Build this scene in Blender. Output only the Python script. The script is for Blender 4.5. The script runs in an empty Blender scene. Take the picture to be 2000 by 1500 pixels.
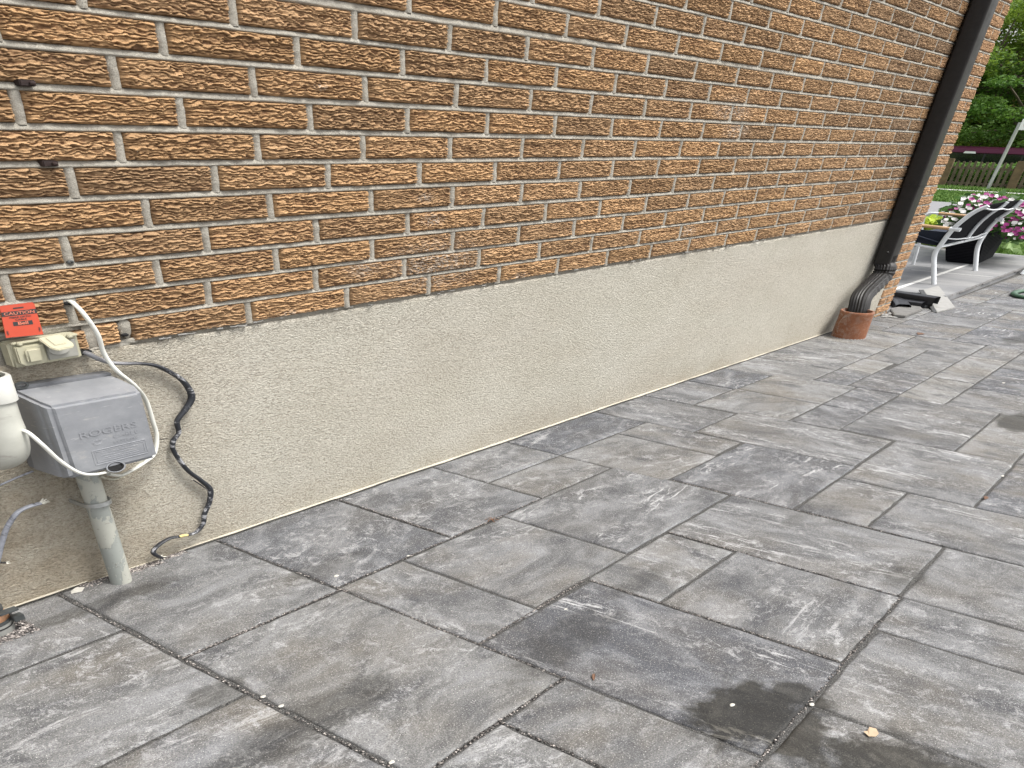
import bpy, bmesh, math, random
import numpy as np
from mathutils import Matrix, Vector
random.seed(7); RNG = np.random.default_rng(11)
S = bpy.context.scene; COL = S.collection

# ---------------------------------------------------------------- camera, sky, sun, exposure
# U carries coordinates fitted to image pixels (x along the wall, y into the wall, z up, metres) into the world
U = np.array([[1.75874696, -0.32507136, 0.0], [0.0, 1.80625919, 0.0], [0.0, -0.17688531, 1.0]])
B = np.array([[0.67396293, -0.73237881, 0.09692908], [-0.41522175, -0.48404472, -0.77025424], [0.6110359, 0.47887574, -0.63032781]])
R = np.array([[0.60447814, -0.79508666, 0.04943054], [-0.31504017, -0.29558425, -0.90187563], [0.73168017, 0.5295915, -0.42915845]])
C0 = np.array([-0.89839161, -1.10598007, 0.45677544]); FV = 1054.186; FU = FV * 1.7778
cam = bpy.data.cameras.new('camera'); co = bpy.data.objects.new('camera', cam); COL.objects.link(co)
cam.sensor_width = 36; cam.lens = 36 * 1403.752 / 2000; cam.shift_y = 0.25; cam.clip_start = .02; cam.clip_end = 400
Rc = B.T @ np.diag([1, -1, -1])
M4 = np.eye(4); M4[:3, :3] = Rc; M4[:3, 3] = U @ C0
co.matrix_world = Matrix(M4.tolist()); S.camera = co

w = bpy.data.worlds.new('World'); S.world = w; w.use_nodes = True
nt = w.node_tree; bg = nt.nodes['Background']
sky = nt.nodes.new('ShaderNodeTexSky'); sky.sky_type = 'NISHITA'; sky.sun_disc = False
SUN_EL, SUN_AZ = 60, 305        # azimuth measured from +x towards +y
sky.sun_elevation = math.radians(SUN_EL); sky.sun_rotation = math.radians(90 - SUN_AZ)
sky.air_density = 1.0; sky.dust_density = 4.0
hs = nt.nodes.new('ShaderNodeHueSaturation'); hs.inputs['Saturation'].default_value = .22
nt.links.new(sky.outputs[0], hs.inputs['Color']); nt.links.new(hs.outputs[0], bg.inputs[0])
bg.inputs[1].default_value = .15
sl = bpy.data.lights.new('sun', 'SUN'); sl.energy = 1.5; sl.angle = math.radians(18); sl.color = (1, .97, .92)
so = bpy.data.objects.new('sun', sl); COL.objects.link(so)
el, az = math.radians(SUN_EL), math.radians(SUN_AZ)
sd = Vector((math.cos(el) * math.cos(az), math.cos(el) * math.sin(az), math.sin(el)))
so.rotation_euler = sd.to_track_quat('Z', 'Y').to_euler(); so.location = (0, -5, 8)
S.view_settings.view_transform = 'Standard'; S.view_settings.look = 'None'
S.view_settings.exposure = 1.02; S.view_settings.gamma = 1
S.cycles.use_denoising = True; S.cycles.max_bounces = 6

# ---------------------------------------------------------------- helpers from image pixels to scene points
ZB, SL = -0.675075, -0.0327739
def gz(x, y=0): return ZB + SL * x
def ray(u, v): return R.T @ np.array([(u - 1000) / FU, (v - 750) / FV, 1.])
def G(u, v, dz=0.):
    d = ray(u, v); t = (ZB + dz + SL * C0[0] - C0[2]) / (d[2] - SL * d[0]); return C0 + t * d
def W(u, v, y=0.):
    d = ray(u, v); return C0 + (y - C0[1]) / d[1] * d
def AX(u, v, x):
    d = ray(u, v); return C0 + (x - C0[0]) / d[0] * d

# ---------------------------------------------------------------- objects
def tag(o, label=None, cat=None, group=None, kind=None):
    if label: o['label'] = label
    if cat: o['category'] = cat
    if group: o['group'] = group
    if kind: o['kind'] = kind
    return o
ORI = {}
def empty(name, loc, label, cat, group=None):
    o = bpy.data.objects.new(name, None); COL.objects.link(o); o.location = (U @ np.array(loc, float)).tolist()
    ORI[o.name] = np.array(loc, float); o.empty_display_size = .05
    return tag(o, label, cat, group)
def link_mesh(name, V, F, mat, parent=None, origin=None, attrs=None, smooth=None, sharp=None, mi=None):
    """V in image-fitted coordinates"""
    V = np.asarray(V, float)
    if parent is not None: origin = ORI[parent.name]
    elif origin is None: origin = np.array([V[:, 0].mean(), V[:, 1].mean(), V[:, 2].min()])
    origin = np.array(origin, float)
    me = bpy.data.meshes.new(name)
    L = (V - origin) @ U.T
    if isinstance(F, np.ndarray):
        n, k = F.shape
        me.vertices.add(len(L)); me.vertices.foreach_set('co', L.astype('f').ravel())
        me.loops.add(n * k); me.loops.foreach_set('vertex_index', F.astype('i').ravel())
        me.polygons.add(n); me.polygons.foreach_set('loop_start', np.arange(0, n * k, k, dtype='i'))
        me.update(calc_edges=True)
    else:
        me.from_pydata(L.tolist(), [], F)
    at = me.attributes.new('tc', 'FLOAT_VECTOR', 'POINT'); at.data.foreach_set('vector', V.astype('f').ravel())
    for k, a in (attrs or {}).items():
        a = np.asarray(a, 'f')
        if a.ndim == 1:
            t = me.attributes.new(k, 'FLOAT', 'POINT'); t.data.foreach_set('value', a)
        else:
            t = me.attributes.new(k, 'FLOAT_VECTOR', 'POINT'); t.data.foreach_set('vector', a.ravel())
    mats = mat if isinstance(mat, (list, tuple)) else [mat]
    for m in mats: me.materials.append(m)
    if mi is not None: me.polygons.foreach_set('material_index', np.asarray(mi, 'i'))
    if smooth: me.polygons.foreach_set('use_smooth', np.ones(len(me.polygons), bool))
    me.validate(); me.update()
    o = bpy.data.objects.new(name, me); COL.objects.link(o); ORI[o.name] = origin
    if parent is not None: o.parent = parent
    else: o.location = (U @ origin).tolist()
    return o

def catmull(P, n=8, closed=False):
    P = [np.array(p, float) for p in P]; out = []
    N = len(P)
    for i in range(N - 1 if not closed else N):
        p0 = P[i - 1] if (i > 0 or closed) else 2 * P[0] - P[1]
        p1, p2 = P[i], P[(i + 1) % N]
        p3 = P[(i + 2) % N] if (i + 2 < N or closed) else 2 * P[-1] - P[-2]
        for t in np.linspace(0, 1, n, endpoint=False):
            out.append(.5 * ((2 * p1) + (-p0 + p2) * t + (2 * p0 - 5 * p1 + 4 * p2 - p3) * t * t + (-p0 + 3 * p1 - 3 * p2 + p3) * t ** 3))
    if not closed: out.append(P[-1])
    return out

class Mb:
    def __init__(s): s.bm = bmesh.new()
    def vs(s, pts): return [s.bm.verts.new(tuple(p)) for p in pts]
    def box(s, a, b):
        x0, y0, z0 = a; x1, y1, z1 = b
        return s.prism([(x0, y0, z0), (x1, y0, z0), (x1, y1, z0), (x0, y1, z0)], [(x0, y0, z1), (x1, y0, z1), (x1, y1, z1), (x0, y1, z1)])
    def prism(s, A, Bp, cap=True):
        a, b = s.vs(A), s.vs(Bp); n = len(a)
        for i in range(n): s.bm.faces.new((a[i], a[(i + 1) % n], b[(i + 1) % n], b[i]))
        if cap: s.bm.faces.new(a[::-1]); s.bm.faces.new(b)
        return s
    def slab(s, poly, th):
        """polygon given a thickness vector"""
        return s.prism(poly, [tuple(np.array(p) + np.array(th)) for p in poly])
    def sweep(s, path, ring, scales=None, cap=True, up=(0, 0, 1), closed=False):
        path = [np.array(p, float) for p in path]; N = len(path); rings = []
        ref = np.array(up, float)
        for i, p in enumerate(path):
            if closed: t = path[(i + 1) % N] - path[i - 1]
            else: t = path[min(i + 1, N - 1)] - path[max(i - 1, 0)]
            t = t / (np.linalg.norm(t) + 1e-12)
            a = ref - t * (ref @ t)
            if np.linalg.norm(a) < 1e-3: a = np.cross(t, (0.3, 1, .2))
            a /= np.linalg.norm(a); b = np.cross(t, a); ref = a
            k = 1 if scales is None else scales[i]
            kx, ky = (k if isinstance(k, (tuple, list)) else (k, k))
            rings.append(s.vs([p + a * q[0] * kx + b * q[1] * ky for q in ring]))
        n = len(ring)
        for i in range(N if closed else N - 1):
            r0, r1 = rings[i], rings[(i + 1) % N]
            for j in range(n): s.bm.faces.new((r0[j], r0[(j + 1) % n], r1[(j + 1) % n], r1[j]))
        if cap and not closed: s.bm.faces.new(rings[0][::-1]); s.bm.faces.new(rings[-1])
        return s
    def tube(s, path, r, n=10, cap=True, smooth=0, closed=False, scales=None, up=(0, 0, 1)):
        if smooth: path = catmull(path, smooth, closed)
        ring = [(r * math.cos(2 * math.pi * k / n), r * math.sin(2 * math.pi * k / n)) for k in range(n)]
        if scales is not None and len(scales) != len(path): scales = list(np.interp(np.linspace(0, 1, len(path)), np.linspace(0, 1, len(scales)), scales))
        return s.sweep(path, ring, scales, cap, up, closed)
    def lathe(s, c, prof, n=24, ax=(0, 0, 1)):
        rings = []
        ax = np.array(ax, float); ax /= np.linalg.norm(ax)
        a = np.cross(ax, (0, 1, 0)) if abs(ax[1]) < .9 else np.cross(ax, (1, 0, 0)); a /= np.linalg.norm(a); b = np.cross(ax, a)
        for r, h in prof:
            rings.append(s.vs([np.array(c) + ax * h + (a * math.cos(2 * math.pi * k / n) + b * math.sin(2 * math.pi * k / n)) * max(r, 1e-5) for k in range(n)]))
        for r0, r1 in zip(rings, rings[1:]):
            for j in range(n): s.bm.faces.new((r0[j], r0[(j + 1) % n], r1[(j + 1) % n], r1[j]))
        return s
    def text(s, txt, org, ex, ez, size, depth=.0004, bold=0.):
        """flat lettering: org + x*ex + y*ez, extruded a little towards -y"""
        cu = bpy.data.curves.new('t', 'FONT'); cu.body = txt; cu.size = size; cu.align_x = 'CENTER'; cu.align_y = 'CENTER'; cu.offset = bold
        ob = bpy.data.objects.new('t', cu); COL.objects.link(ob)
        dg = bpy.context.evaluated_depsgraph_get(); me = ob.evaluated_get(dg).to_mesh()
        org = np.array(org, float); ex = np.array(ex, float); ez = np.array(ez, float); nrm = np.cross(ex, ez); nrm /= np.linalg.norm(nrm)
        vv = [s.bm.verts.new(tuple(org + ex * v.co.x + ez * v.co.y + nrm * depth)) for v in me.vertices]
        for p in me.polygons:
            try: s.bm.faces.new([vv[i] for i in p.vertices])
            except ValueError: pass
        ob.evaluated_get(dg).to_mesh_clear(); bpy.data.objects.remove(ob); bpy.data.curves.remove(cu)
        return s
    def build(s, name, mat, parent=None, bevel=0, seg=2, smooth=True, ang=38, origin=None, fix=True, attrs=None, clamp=True):
        bm = s.bm
        if fix: bmesh.ops.recalc_face_normals(bm, faces=bm.faces)
        if bevel:
            es = [e for e in bm.edges if len(e.link_faces) == 2 and e.calc_face_angle(0) > math.radians(25)]
            bmesh.ops.bevel(bm, geom=es, offset=bevel, segments=seg, affect='EDGES', clamp_overlap=clamp)
        V = np.array([v.co[:] for v in bm.verts]); bm.verts.index_update()
        if smooth:
            for e in bm.edges:
                if len(e.link_faces) == 2 and e.calc_face_angle(0) > math.radians(ang): e.smooth = False
            for f in bm.faces: f.smooth = True
        if parent is not None: origin = ORI[parent.name]
        elif origin is None: origin = np.array([V[:, 0].mean(), V[:, 1].mean(), V[:, 2].min()])
        origin = np.array(origin, float)
        lay = bm.verts.layers.float_vector.new('tc')
        for v in bm.verts:
            c = np.array(v.co[:]); v[lay] = c; v.co = (U @ (c - origin)).tolist()
        me = bpy.data.meshes.new(name); bm.to_mesh(me); bm.free()
        mats = mat if isinstance(mat, (list, tuple)) else [mat]
        for m in mats: me.materials.append(m)
        o = bpy.data.objects.new(name, me); COL.objects.link(o); ORI[o.name] = origin
        if parent is not None: o.parent = parent
        else: o.location = (U @ origin).tolist()
        return o

# ---------------------------------------------------------------- noise
def _h(ix, iy, s):
    h = (ix.astype(np.int64) * 374761393 + iy.astype(np.int64) * 668265263 + s * 1442695041) & 0x7fffffff
    h = ((h ^ (h >> 13)) * 1274126177) & 0x7fffffff
    return ((h ^ (h >> 16)) & 0xffff) / 65535.0
def vn(x, y, s=0):
    ix, iy = np.floor(x), np.floor(y); fx, fy = x - ix, y - iy
    fx = fx * fx * (3 - 2 * fx); fy = fy * fy * (3 - 2 * fy)
    ix = ix.astype(int); iy = iy.astype(int)
    a, b, c, d = _h(ix, iy, s), _h(ix + 1, iy, s), _h(ix, iy + 1, s), _h(ix + 1, iy + 1, s)
    return (a + (b - a) * fx + (c - a) * fy + (a - b - c + d) * fx * fy) * 2 - 1
def fbm(x, y, s=0, o=3):
    r = 0; a = 1
    for i in range(o): r = r + a * vn(x * 2 ** i, y * 2 ** i, s + i * 17); a *= .5
    return r / 1.6

# ---------------------------------------------------------------- materials
class NT:
    def __init__(s, name):
        s.m = bpy.data.materials.new(name); s.m.use_nodes = True; s.t = s.m.node_tree
        s.p = s.t.nodes['Principled BSDF']; s.o = s.t.nodes['Material Output']
    def n(s, t, **k):
        nd = s.t.nodes.new(t)
        for a, b in k.items(): setattr(nd, a, b)
        return nd
    def put(s, sock, v):
        if hasattr(v, 'is_linked') or hasattr(v, 'links'): s.t.links.new(v, sock)
        elif isinstance(v, (tuple, list)) and len(v) == 3 and sock.type == 'RGBA': sock.default_value = (*v, 1)
        else: sock.default_value = v
    def attr(s, name='tc', out='Vector'): return s.n('ShaderNodeAttribute', attribute_name=name).outputs[out]
    def map(s, v, sc=(1, 1, 1), loc=(0, 0, 0), rot=(0, 0, 0)):
        nd = s.n('ShaderNodeMapping'); s.put(nd.inputs[0], v); nd.inputs['Location'].default_value = loc
        nd.inputs['Rotation'].default_value = rot; nd.inputs['Scale'].default_value = sc; return nd.outputs[0]
    def noise(s, v, sc=1, det=3, ro=.55, dist=0, out=0):
        nd = s.n('ShaderNodeTexNoise'); s.put(nd.inputs['Vector'], v); nd.inputs['Scale'].default_value = sc
        nd.inputs['Detail'].default_value = det; nd.inputs['Roughness'].default_value = ro; nd.inputs['Distortion'].default_value = dist
        return nd.outputs[out]
    def vor(s, v, sc=1, feat='F1', out=0, rnd=1):
        nd = s.n('ShaderNodeTexVoronoi'); nd.feature = feat; s.put(nd.inputs['Vector'], v); nd.inputs['Scale'].default_value = sc
        nd.inputs['Randomness'].default_value = rnd; return nd.outputs[out]
    def ramp(s, f, *st, interp='LINEAR'):
        nd = s.n('ShaderNodeValToRGB'); s.put(nd.inputs[0], f); cr = nd.color_ramp; cr.interpolation = interp
        while len(cr.elements) < len(st): cr.elements.new(.5)
        for e, (p, c) in zip(cr.elements, st):
            e.position = p; e.color = (*c, 1) if isinstance(c, tuple) else (c, c, c, 1)
        return nd.outputs[0]
    def mix(s, f, a, b, mode='MIX'):
        nd = s.n('ShaderNodeMix', data_type='RGBA', blend_type=mode); s.put(nd.inputs[0], f); s.put(nd.inputs[6], a); s.put(nd.inputs[7], b); return nd.outputs[2]
    def math(s, op, a, b=0., c=None, clamp=False):
        nd = s.n('ShaderNodeMath', operation=op, use_clamp=clamp); s.put(nd.inputs[0], a); s.put(nd.inputs[1], b)
        if c is not None: s.put(nd.inputs[2], c)
        return nd.outputs[0]
    def vmath(s, op, a, b=(0, 0, 0), out=0):
        nd = s.n('ShaderNodeVectorMath', operation=op); s.put(nd.inputs[0], a); s.put(nd.inputs[1], b); return nd.outputs[out]
    def bump(s, h, dist=.002, st=1., nrm=None):
        nd = s.n('ShaderNodeBump'); s.put(nd.inputs['Height'], h); nd.inputs['Distance'].default_value = dist; nd.inputs['Strength'].default_value = st
        if nrm is not None: s.put(nd.inputs['Normal'], nrm)
        return nd.outputs[0]
    def fin(s, col, rough=.8, nrm=None, metal=0., spec=.5, sub=None):
        s.put(s.p.inputs['Base Color'], col); s.put(s.p.inputs['Roughness'], rough); s.put(s.p.inputs['Metallic'], metal)
        s.p.inputs['Specular IOR Level'].default_value = spec
        if nrm is not None: s.put(s.p.inputs['Normal'], nrm)
        return s.m

def plain(name, c, rough=.5, var=.12, sc=60, bump=.0003, metal=0., spec=.5, dirt=None):
    k = NT(name); t = k.attr()
    f = k.noise(t, sc, 4, .6)
    lo = tuple(x * (1 - var) for x in c); hi = tuple(min(1, x * (1 + var)) for x in c)
    col = k.ramp(f, (.3, lo), (.7, hi))
    if dirt:
        d = k.noise(t, sc * .5, 5, .7, 1.)
        col = k.mix(k.ramp(d, (.55, 0.), (.68, 1.)), col, dirt)
    r = k.ramp(k.noise(t, sc * 2, 3), (.3, rough * .85), (.7, min(1, rough * 1.15)))
    return k.fin(col, r, k.bump(f, bump), metal, spec)

# brick: rock-face clay
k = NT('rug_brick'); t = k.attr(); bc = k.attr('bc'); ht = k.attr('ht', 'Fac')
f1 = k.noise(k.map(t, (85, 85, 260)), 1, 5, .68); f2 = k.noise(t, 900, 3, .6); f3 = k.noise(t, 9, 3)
g = k.ramp(ht, (.0, (.17, .115, .09)), (.20, (.40, .315, .26)), (.42, (.88, .85, .82)), (1., (1.20, 1.20, 1.20)))  # crevice shade put into the colour, over browner clay in the grooves
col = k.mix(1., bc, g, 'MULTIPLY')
col = k.mix(k.ramp(f1, (.40, 0.), (.66, .32)), col, k.mix(1., bc, (.55, .44, .38), 'MULTIPLY'))
col = k.mix(k.ramp(f2, (.3, .0), (.75, .28)), col, (.55, .39, .25))
wf = k.attr('wf', 'Fac')
col = k.mix(k.math('MULTIPLY', wf, k.ramp(k.noise(t, 160, 4, .7), (.45, 0.), (.6, .6))), col, (.50, .47, .42))
n1 = k.bump(f2, .0008, 1.); n2 = k.bump(f1, .0032, .9, n1)
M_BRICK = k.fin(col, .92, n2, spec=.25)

k = NT('mortar'); t = k.attr()
f = k.noise(t, 700, 3, .7); f2 = k.noise(t, 22, 4, .6)
col = k.ramp(f2, (.3, (.31, .288, .24)), (.7, (.42, .395, .34)))
col = k.mix(k.ramp(f, (.38, .75), (.55, 0.)), col, (.17, .16, .14))
M_MORTAR = k.fin(col, .95, k.bump(k.noise(t, 130, 3), .003, .7, k.bump(f, .0012, 1.)), spec=.2)

k = NT('stucco'); t = k.attr()
a = k.noise(k.map(t, (230, 230, 290)), 1, 2.2, .6, .7); b = k.noise(t, 600, 2, .6); c = k.noise(t, 3.2, 4, .6); d = k.noise(k.map(t, (2.5, 2.5, 9)), 1, 5, .65)
col = k.ramp(c, (.3, (.475, .45, .375)), (.7, (.535, .51, .44)))
col = k.mix(k.ramp(d, (.42, 0.), (.75, .25)), col, (.42, .37, .30))
col = k.mix(k.ramp(a, (.36, .60), (.51, 0.)), col, (.25, .22, .175))
col = k.mix(k.ramp(a, (.56, 0.), (.72, .35)), col, (.72, .69, .61))
# blotchy, browner render towards the left end and along the foot
sx = k.n('ShaderNodeSeparateXYZ'); k.put(sx.inputs[0], t)
lf = k.math('MULTIPLY', k.ramp(sx.outputs[0], (.0, 1.), (1., 1.)), 1.)
mr = k.n('ShaderNodeMapRange'); k.put(mr.inputs[0], sx.outputs[0]); mr.inputs[1].default_value = -.05; mr.inputs[2].default_value = -.42
lf = k.math('MULTIPLY', mr.outputs[0], k.ramp(k.noise(t, 11, 4, .6), (.3, .25), (.65, .8)))
col = k.mix(lf, col, k.mix(1., col, (.66, .59, .50), 'MULTIPLY'))
lc = k.noise(k.map(t, (1.3, 1.3, 3.5), (4, 0, 2)), 1, 4, .55)
col = k.mix(k.ramp(lc, (.40, .0), (.66, .5)), col, k.mix(1., col, (.90, .87, .85), 'MULTIPLY'))
zz_ = k.math('MULTIPLY_ADD', sx.outputs[0], .0328, sx.outputs[2])
mz = k.n('ShaderNodeMapRange'); k.put(mz.inputs[0], zz_); mz.inputs[1].default_value = -.56; mz.inputs[2].default_value = -.675
col = k.mix(k.math('MULTIPLY', mz.outputs[0], k.ramp(k.noise(t, 9, 5, .65), (.4, .1), (.6, .7))), col, k.mix(1., col, (.90, .86, .81), 'MULTIPLY'))
M_STUCCO = k.fin(col, .93, k.bump(a, .0080, 1., k.bump(b, .0010, .7)), spec=.2)

# paving slab
k = NT('slate_slab'); s_ = k.attr('sc'); t = k.attr(); sr = k.attr('sr')
sp = k.n('ShaderNodeSeparateXYZ'); k.put(sp.inputs[0], sr)
rt, rw, rs = sp.outputs
base = k.mix(rt, (.072, .076, .088), (.205, .202, .190))
cl = k.noise(k.map(s_, (7, 13, 7)), 1, 6, .66, .8)
base = k.mix(k.ramp(cl, (.36, .85), (.52, 0.)), base, (.055, .056, .062))
base = k.mix(k.ramp(cl, (.50, 0.), (.70, .75)), base, (.28, .285, .295))
wm = k.noise(k.map(s_, (5, 8, 5), (9, 3, 1)), 1, 4, .6)
base = k.mix(k.math('MULTIPLY', k.ramp(wm, (.45, 0.), (.7, .75)), k.math('ADD', rw, .25)), base, (.155, .135, .105))
st = k.noise(k.map(s_, (6.5, 34, 9), (2, 5, 7)), 1, 8, .73, 1.7)
st2 = k.noise(k.map(s_, (3, 9, 3), (7, 1, 2)), 1, 3, .6)
sf = k.math('MULTIPLY', k.ramp(st, (.555, 0.), (.62, 1.)), k.ramp(st2, (.46, .06), (.58, 1.)))
base = k.mix(k.math('MULTIPLY', sf, k.math('MULTIPLY_ADD', rs, .95, .05)), base, (.56, .56, .555))
blot = k.noise(s_, 40, 8, .85, .5)
base = k.mix(k.math('MULTIPLY', k.ramp(blot, (.52, 0.), (.60, .8)), k.ramp(st2, (.36, .0), (.6, 1.))), base, (.40, .40, .40))
g1 = k.noise(t, 520, 3, .8); g2 = k.vor(t, 230)
base = k.mix(k.ramp(g1, (.38, .6), (.50, 0.)), base, (.055, .055, .057))
base = k.mix(k.ramp(g1, (.54, 0.), (.66, .6)), base, (.38, .375, .36))
base = k.mix(k.ramp(g2, (.08, .9), (.14, 0.)), base, (.66, .64, .60))
# damp stains, each with its own outline
wet = None
STAINS = [((-.095, -.925), .10, .085, 1.), ((-.10, -.985), .085, .05, 1.), ((-.012, -.955), .032, .05, .95), ((-.17, -1.16), .17, .19, 1.), ((-.085, -1.12), .055, .13, 1.), ((-.12, -1.24), .10, .16, 1.), ((1990, 825), .13, .07, .95), ((1985, 664), .16, .05, .7),
          ((430, 1352), .045, .030, .6), ((590, 1420), .16, .045, .5), ((1560, 1010), .10, .02, .35), ((1765, 1125), .06, .03, .55), ((1260, 1130), .12, .02, .35), ((1110, 1250), .15, .05, .45), ((200, 1180), .16, .022, .5), ((640, 1110), .10, .03, .35)]
wn = k.noise(t, 16, 6, .65, .4); wnn = k.math('MULTIPLY', k.math('SUBTRACT', wn, .5), 1.9)
for (px, rx, ry, amt) in STAINS:
    c_ = G(*px) if px[1] > 0 else (px[0], px[1], 0)
    v = k.vmath('MULTIPLY', k.vmath('SUBTRACT', t, tuple(c_)), (1 / rx, 1 / ry, 0))
    d_ = k.math('ADD', k.vmath('LENGTH', v, out='Value'), wnn)
    m_ = k.math('MULTIPLY', k.ramp(d_, (.66, 1.), (1.08, 0.)), amt)
    wet = m_ if wet is None else k.math('MAXIMUM', wet, m_)
base = k.mix(k.math('MULTIPLY', wet, .90), base, k.mix(1., base, (.155, .14, .105), 'MULTIPLY'))
rgh = k.math('MULTIPLY_ADD', wet, -.30, .88)
hb = k.noise(k.map(s_, (9, 22, 9)), 1, 6, .62, .8)
M_SLAB = k.fin(base, rgh, k.bump(hb, .006, .65, k.bump(g1, .0014, .9)), spec=.3)

k = NT('joint_sand'); t = k.attr(); f = k.noise(t, 650, 3, .75); v = k.vor(t, 330)
col = k.ramp(f, (.34, (.018, .018, .018)), (.52, (.075, .073, .07)), (.68, (.26, .255, .24)))
M_SAND = k.fin(col, .95, k.bump(f, .003, 1.), spec=.2)

k = NT('patio_stone'); t = k.attr(); c = k.noise(k.map(t, (4, 1.5, 4)), 1, 6, .65, .4); f = k.noise(t, 300, 3)
col = k.ramp(c, (.3, (.21, .212, .22)), (.5, (.30, .30, .30)), (.72, (.40, .395, .385)))
col = k.mix(k.ramp(f, (.4, .3), (.6, 0.)), col, (.14, .14, .14))
M_PATIO = k.fin(k.mix(1., col, (.85, .85, .85), 'MULTIPLY'), .8, k.bump(c, .004, .5), spec=.3)
M_PATIOSIDE = plain('patio_edge_stone', (.16, .155, .15), .9, .35, 25, .004)
M_GROUT = plain('white_grout', (.62, .61, .58), .9, .08)

k = NT('soil'); t = k.attr(); f = k.noise(t, 40, 5, .7)
M_SOIL = k.fin(k.ramp(f, (.35, (.05, .03, .02)), (.65, (.14, .085, .05))), .95, k.bump(f, .02), spec=.2)
k = NT('turf'); t = k.attr(); f = k.noise(t, 18, 5, .7); f2 = k.noise(t, .6, 3)
col = k.ramp(f, (.3, (.035, .080, .012)), (.7, (.095, .18, .028)))
col = k.mix(k.ramp(f2, (.4, 0.), (.7, .5)), col, (.19, .26, .07))
M_TURF = k.fin(col, .9, k.bump(f, .02), spec=.2)
k = NT('grass_blade'); t = k.attr(); f = k.noise(t, 5, 2)
M_BLADE = k.fin(k.ramp(f, (.3, (.05, .12, .016)), (.7, (.15, .25, .045))), .7, spec=.3)
M_ROAD = plain('asphalt', (.20, .20, .205), .9, .1, 12, .002)
M_WALK = plain('concrete', (.50, .49, .46), .85, .1, 8, .002)

# painted metal, plastics, clay
k = NT('brown_enamel'); t = k.attr(); f = k.noise(t, 50, 5, .7)
M_DOWN = k.fin(k.ramp(f, (.3, (.012, .0105, .0095)), (.7, (.020, .018, .0165))), k.ramp(k.noise(t, 14, 5, .7), (.3, .34), (.7, .55)), k.bump(k.noise(t, 6, 2), .004, .5), spec=.28)
k = NT('terracotta'); t = k.attr(); f = k.noise(t, 30, 5, .7); lm = k.noise(k.map(t, (38, 38, 24)), 1, 6, .75, .6)
col = k.ramp(f, (.3, (.185, .072, .036)), (.7, (.27, .115, .060)))
sx = k.n('ShaderNodeSeparateXYZ'); k.put(sx.inputs[0], t)
mr = k.n('ShaderNodeMapRange'); k.put(mr.inputs[0], sx.outputs[1]); mr.inputs[1].default_value = -.10; mr.inputs[2].default_value = -.055
col = k.mix(k.math('MULTIPLY', k.ramp(lm, (.48, 0.), (.60, .85)), k.math('MULTIPLY_ADD', mr.outputs[0], .7, .3)), col, (.34, .29, .245))
M_CLAY = k.fin(col, .8, k.bump(lm, .003, .7), spec=.3)
k = NT('grey_abs'); t = k.attr(); f = k.noise(t, 26, 5, .65); sc = k.noise(k.map(t, (30, 30, 160), rot=(0, .5, 0)), 1, 4, .7)
col = k.ramp(f, (.3, (.20, .208, .222)), (.7, (.265, .272, .285)))
col = k.mix(k.ramp(sc, (.62, 0.), (.68, .5)), col, (.42, .42, .42))
sx = k.n('ShaderNodeSeparateXYZ'); k.put(sx.inputs[0], t)
col = k.mix(k.ramp(k.noise(t, 34, 6, .75), (.58, 0.), (.72, .6)), col, (.36, .35, .33))
M_BOX = k.fin(col, k.ramp(f, (.3, .34), (.7, .5)), k.bump(k.noise(t, 300, 2), .0004, .6, k.bump(k.noise(t, 9, 2), .004, .4)), spec=.5)
M_BOXDK = plain('grey_plate', (.17, .175, .185), .5, .15, 60)
k = NT('peeling_conduit'); t = k.attr(); f = k.noise(k.map(t, (22, 22, 10)), 1, 5, .6, .4)
col = k.mix(k.ramp(f, (.485, 0.), (.50, 1.)), (.29, .305, .28), (.40, .40, .35))
col = k.mix(k.ramp(k.noise(t, 120, 4, .7), (.62, 0.), (.7, .7)), col, (.20, .19, .17))
M_COND = k.fin(col, .55, k.bump(k.ramp(f, (.485, 0.), (.50, 1.)), .0008, 1., k.bump(k.noise(t, 60, 3), .001)), spec=.4)
M_PVC = plain('aged_pvc', (.44, .44, .39), .45, .08, 30, .0006, dirt=(.30, .28, .25))
M_BEIGE = plain('beige_plastic', (.42, .40, .29), .5, .07, 40, .0003)
M_BEIGE2 = plain('beige_plastic_faded', (.46, .44, .32), .5, .07, 40, .0003)
M_GREYPL = plain('grey_sealer', (.22, .215, .21), .6, .2, 40, .0008)
M_ORANGE = plain('orange_tag', (.40, .042, .012), .42, .04, 20, .0001)
M_BLACKINK = plain('black_ink', (.012, .012, .012), .5, .1)
M_CABLEW = plain('white_cable', (.66, .66, .60), .4, .06, 40, .0002, dirt=(.42, .41, .36))
M_CABLEB = plain('cream_cable', (.44, .43, .35), .5, .1, 60, .0003, dirt=(.28, .26, .20))
k = NT('peeling_black_cable'); t = k.attr(); f = k.noise(t, 42, 6, .75, .6); z = k.n('ShaderNodeSeparateXYZ'); k.put(z.inputs[0], t)
col = k.mix(k.ramp(f, (.54, 0.), (.60, 1.)), (.020, .022, .027), (.33, .33, .34))
zz = k.n('ShaderNodeMapRange'); k.put(zz.inputs[0], z.outputs[0]); zz.inputs[1].default_value = -.235; zz.inputs[2].default_value = -.275
z2 = k.n('ShaderNodeMapRange'); k.put(z2.inputs[0], z.outputs[2]); z2.inputs[1].default_value = -.2; z2.inputs[2].default_value = -.12
col = k.mix(k.math('MULTIPLY', zz.outputs[0], z2.outputs[0]), col, k.ramp(f, (.3, (.17, .17, .18)), (.7, (.26, .26, .27))))
M_CABLEK = k.fin(col, .45, k.bump(f, .001, .8), spec=.5)
M_CABLEG = plain('grey_cable', (.24, .25, .28), .5, .2, 90, .0006, dirt=(.05, .05, .06))
M_FRAY = plain('frayed_ends', (.72, .70, .62), .8, .15, 300, .001)
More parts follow.
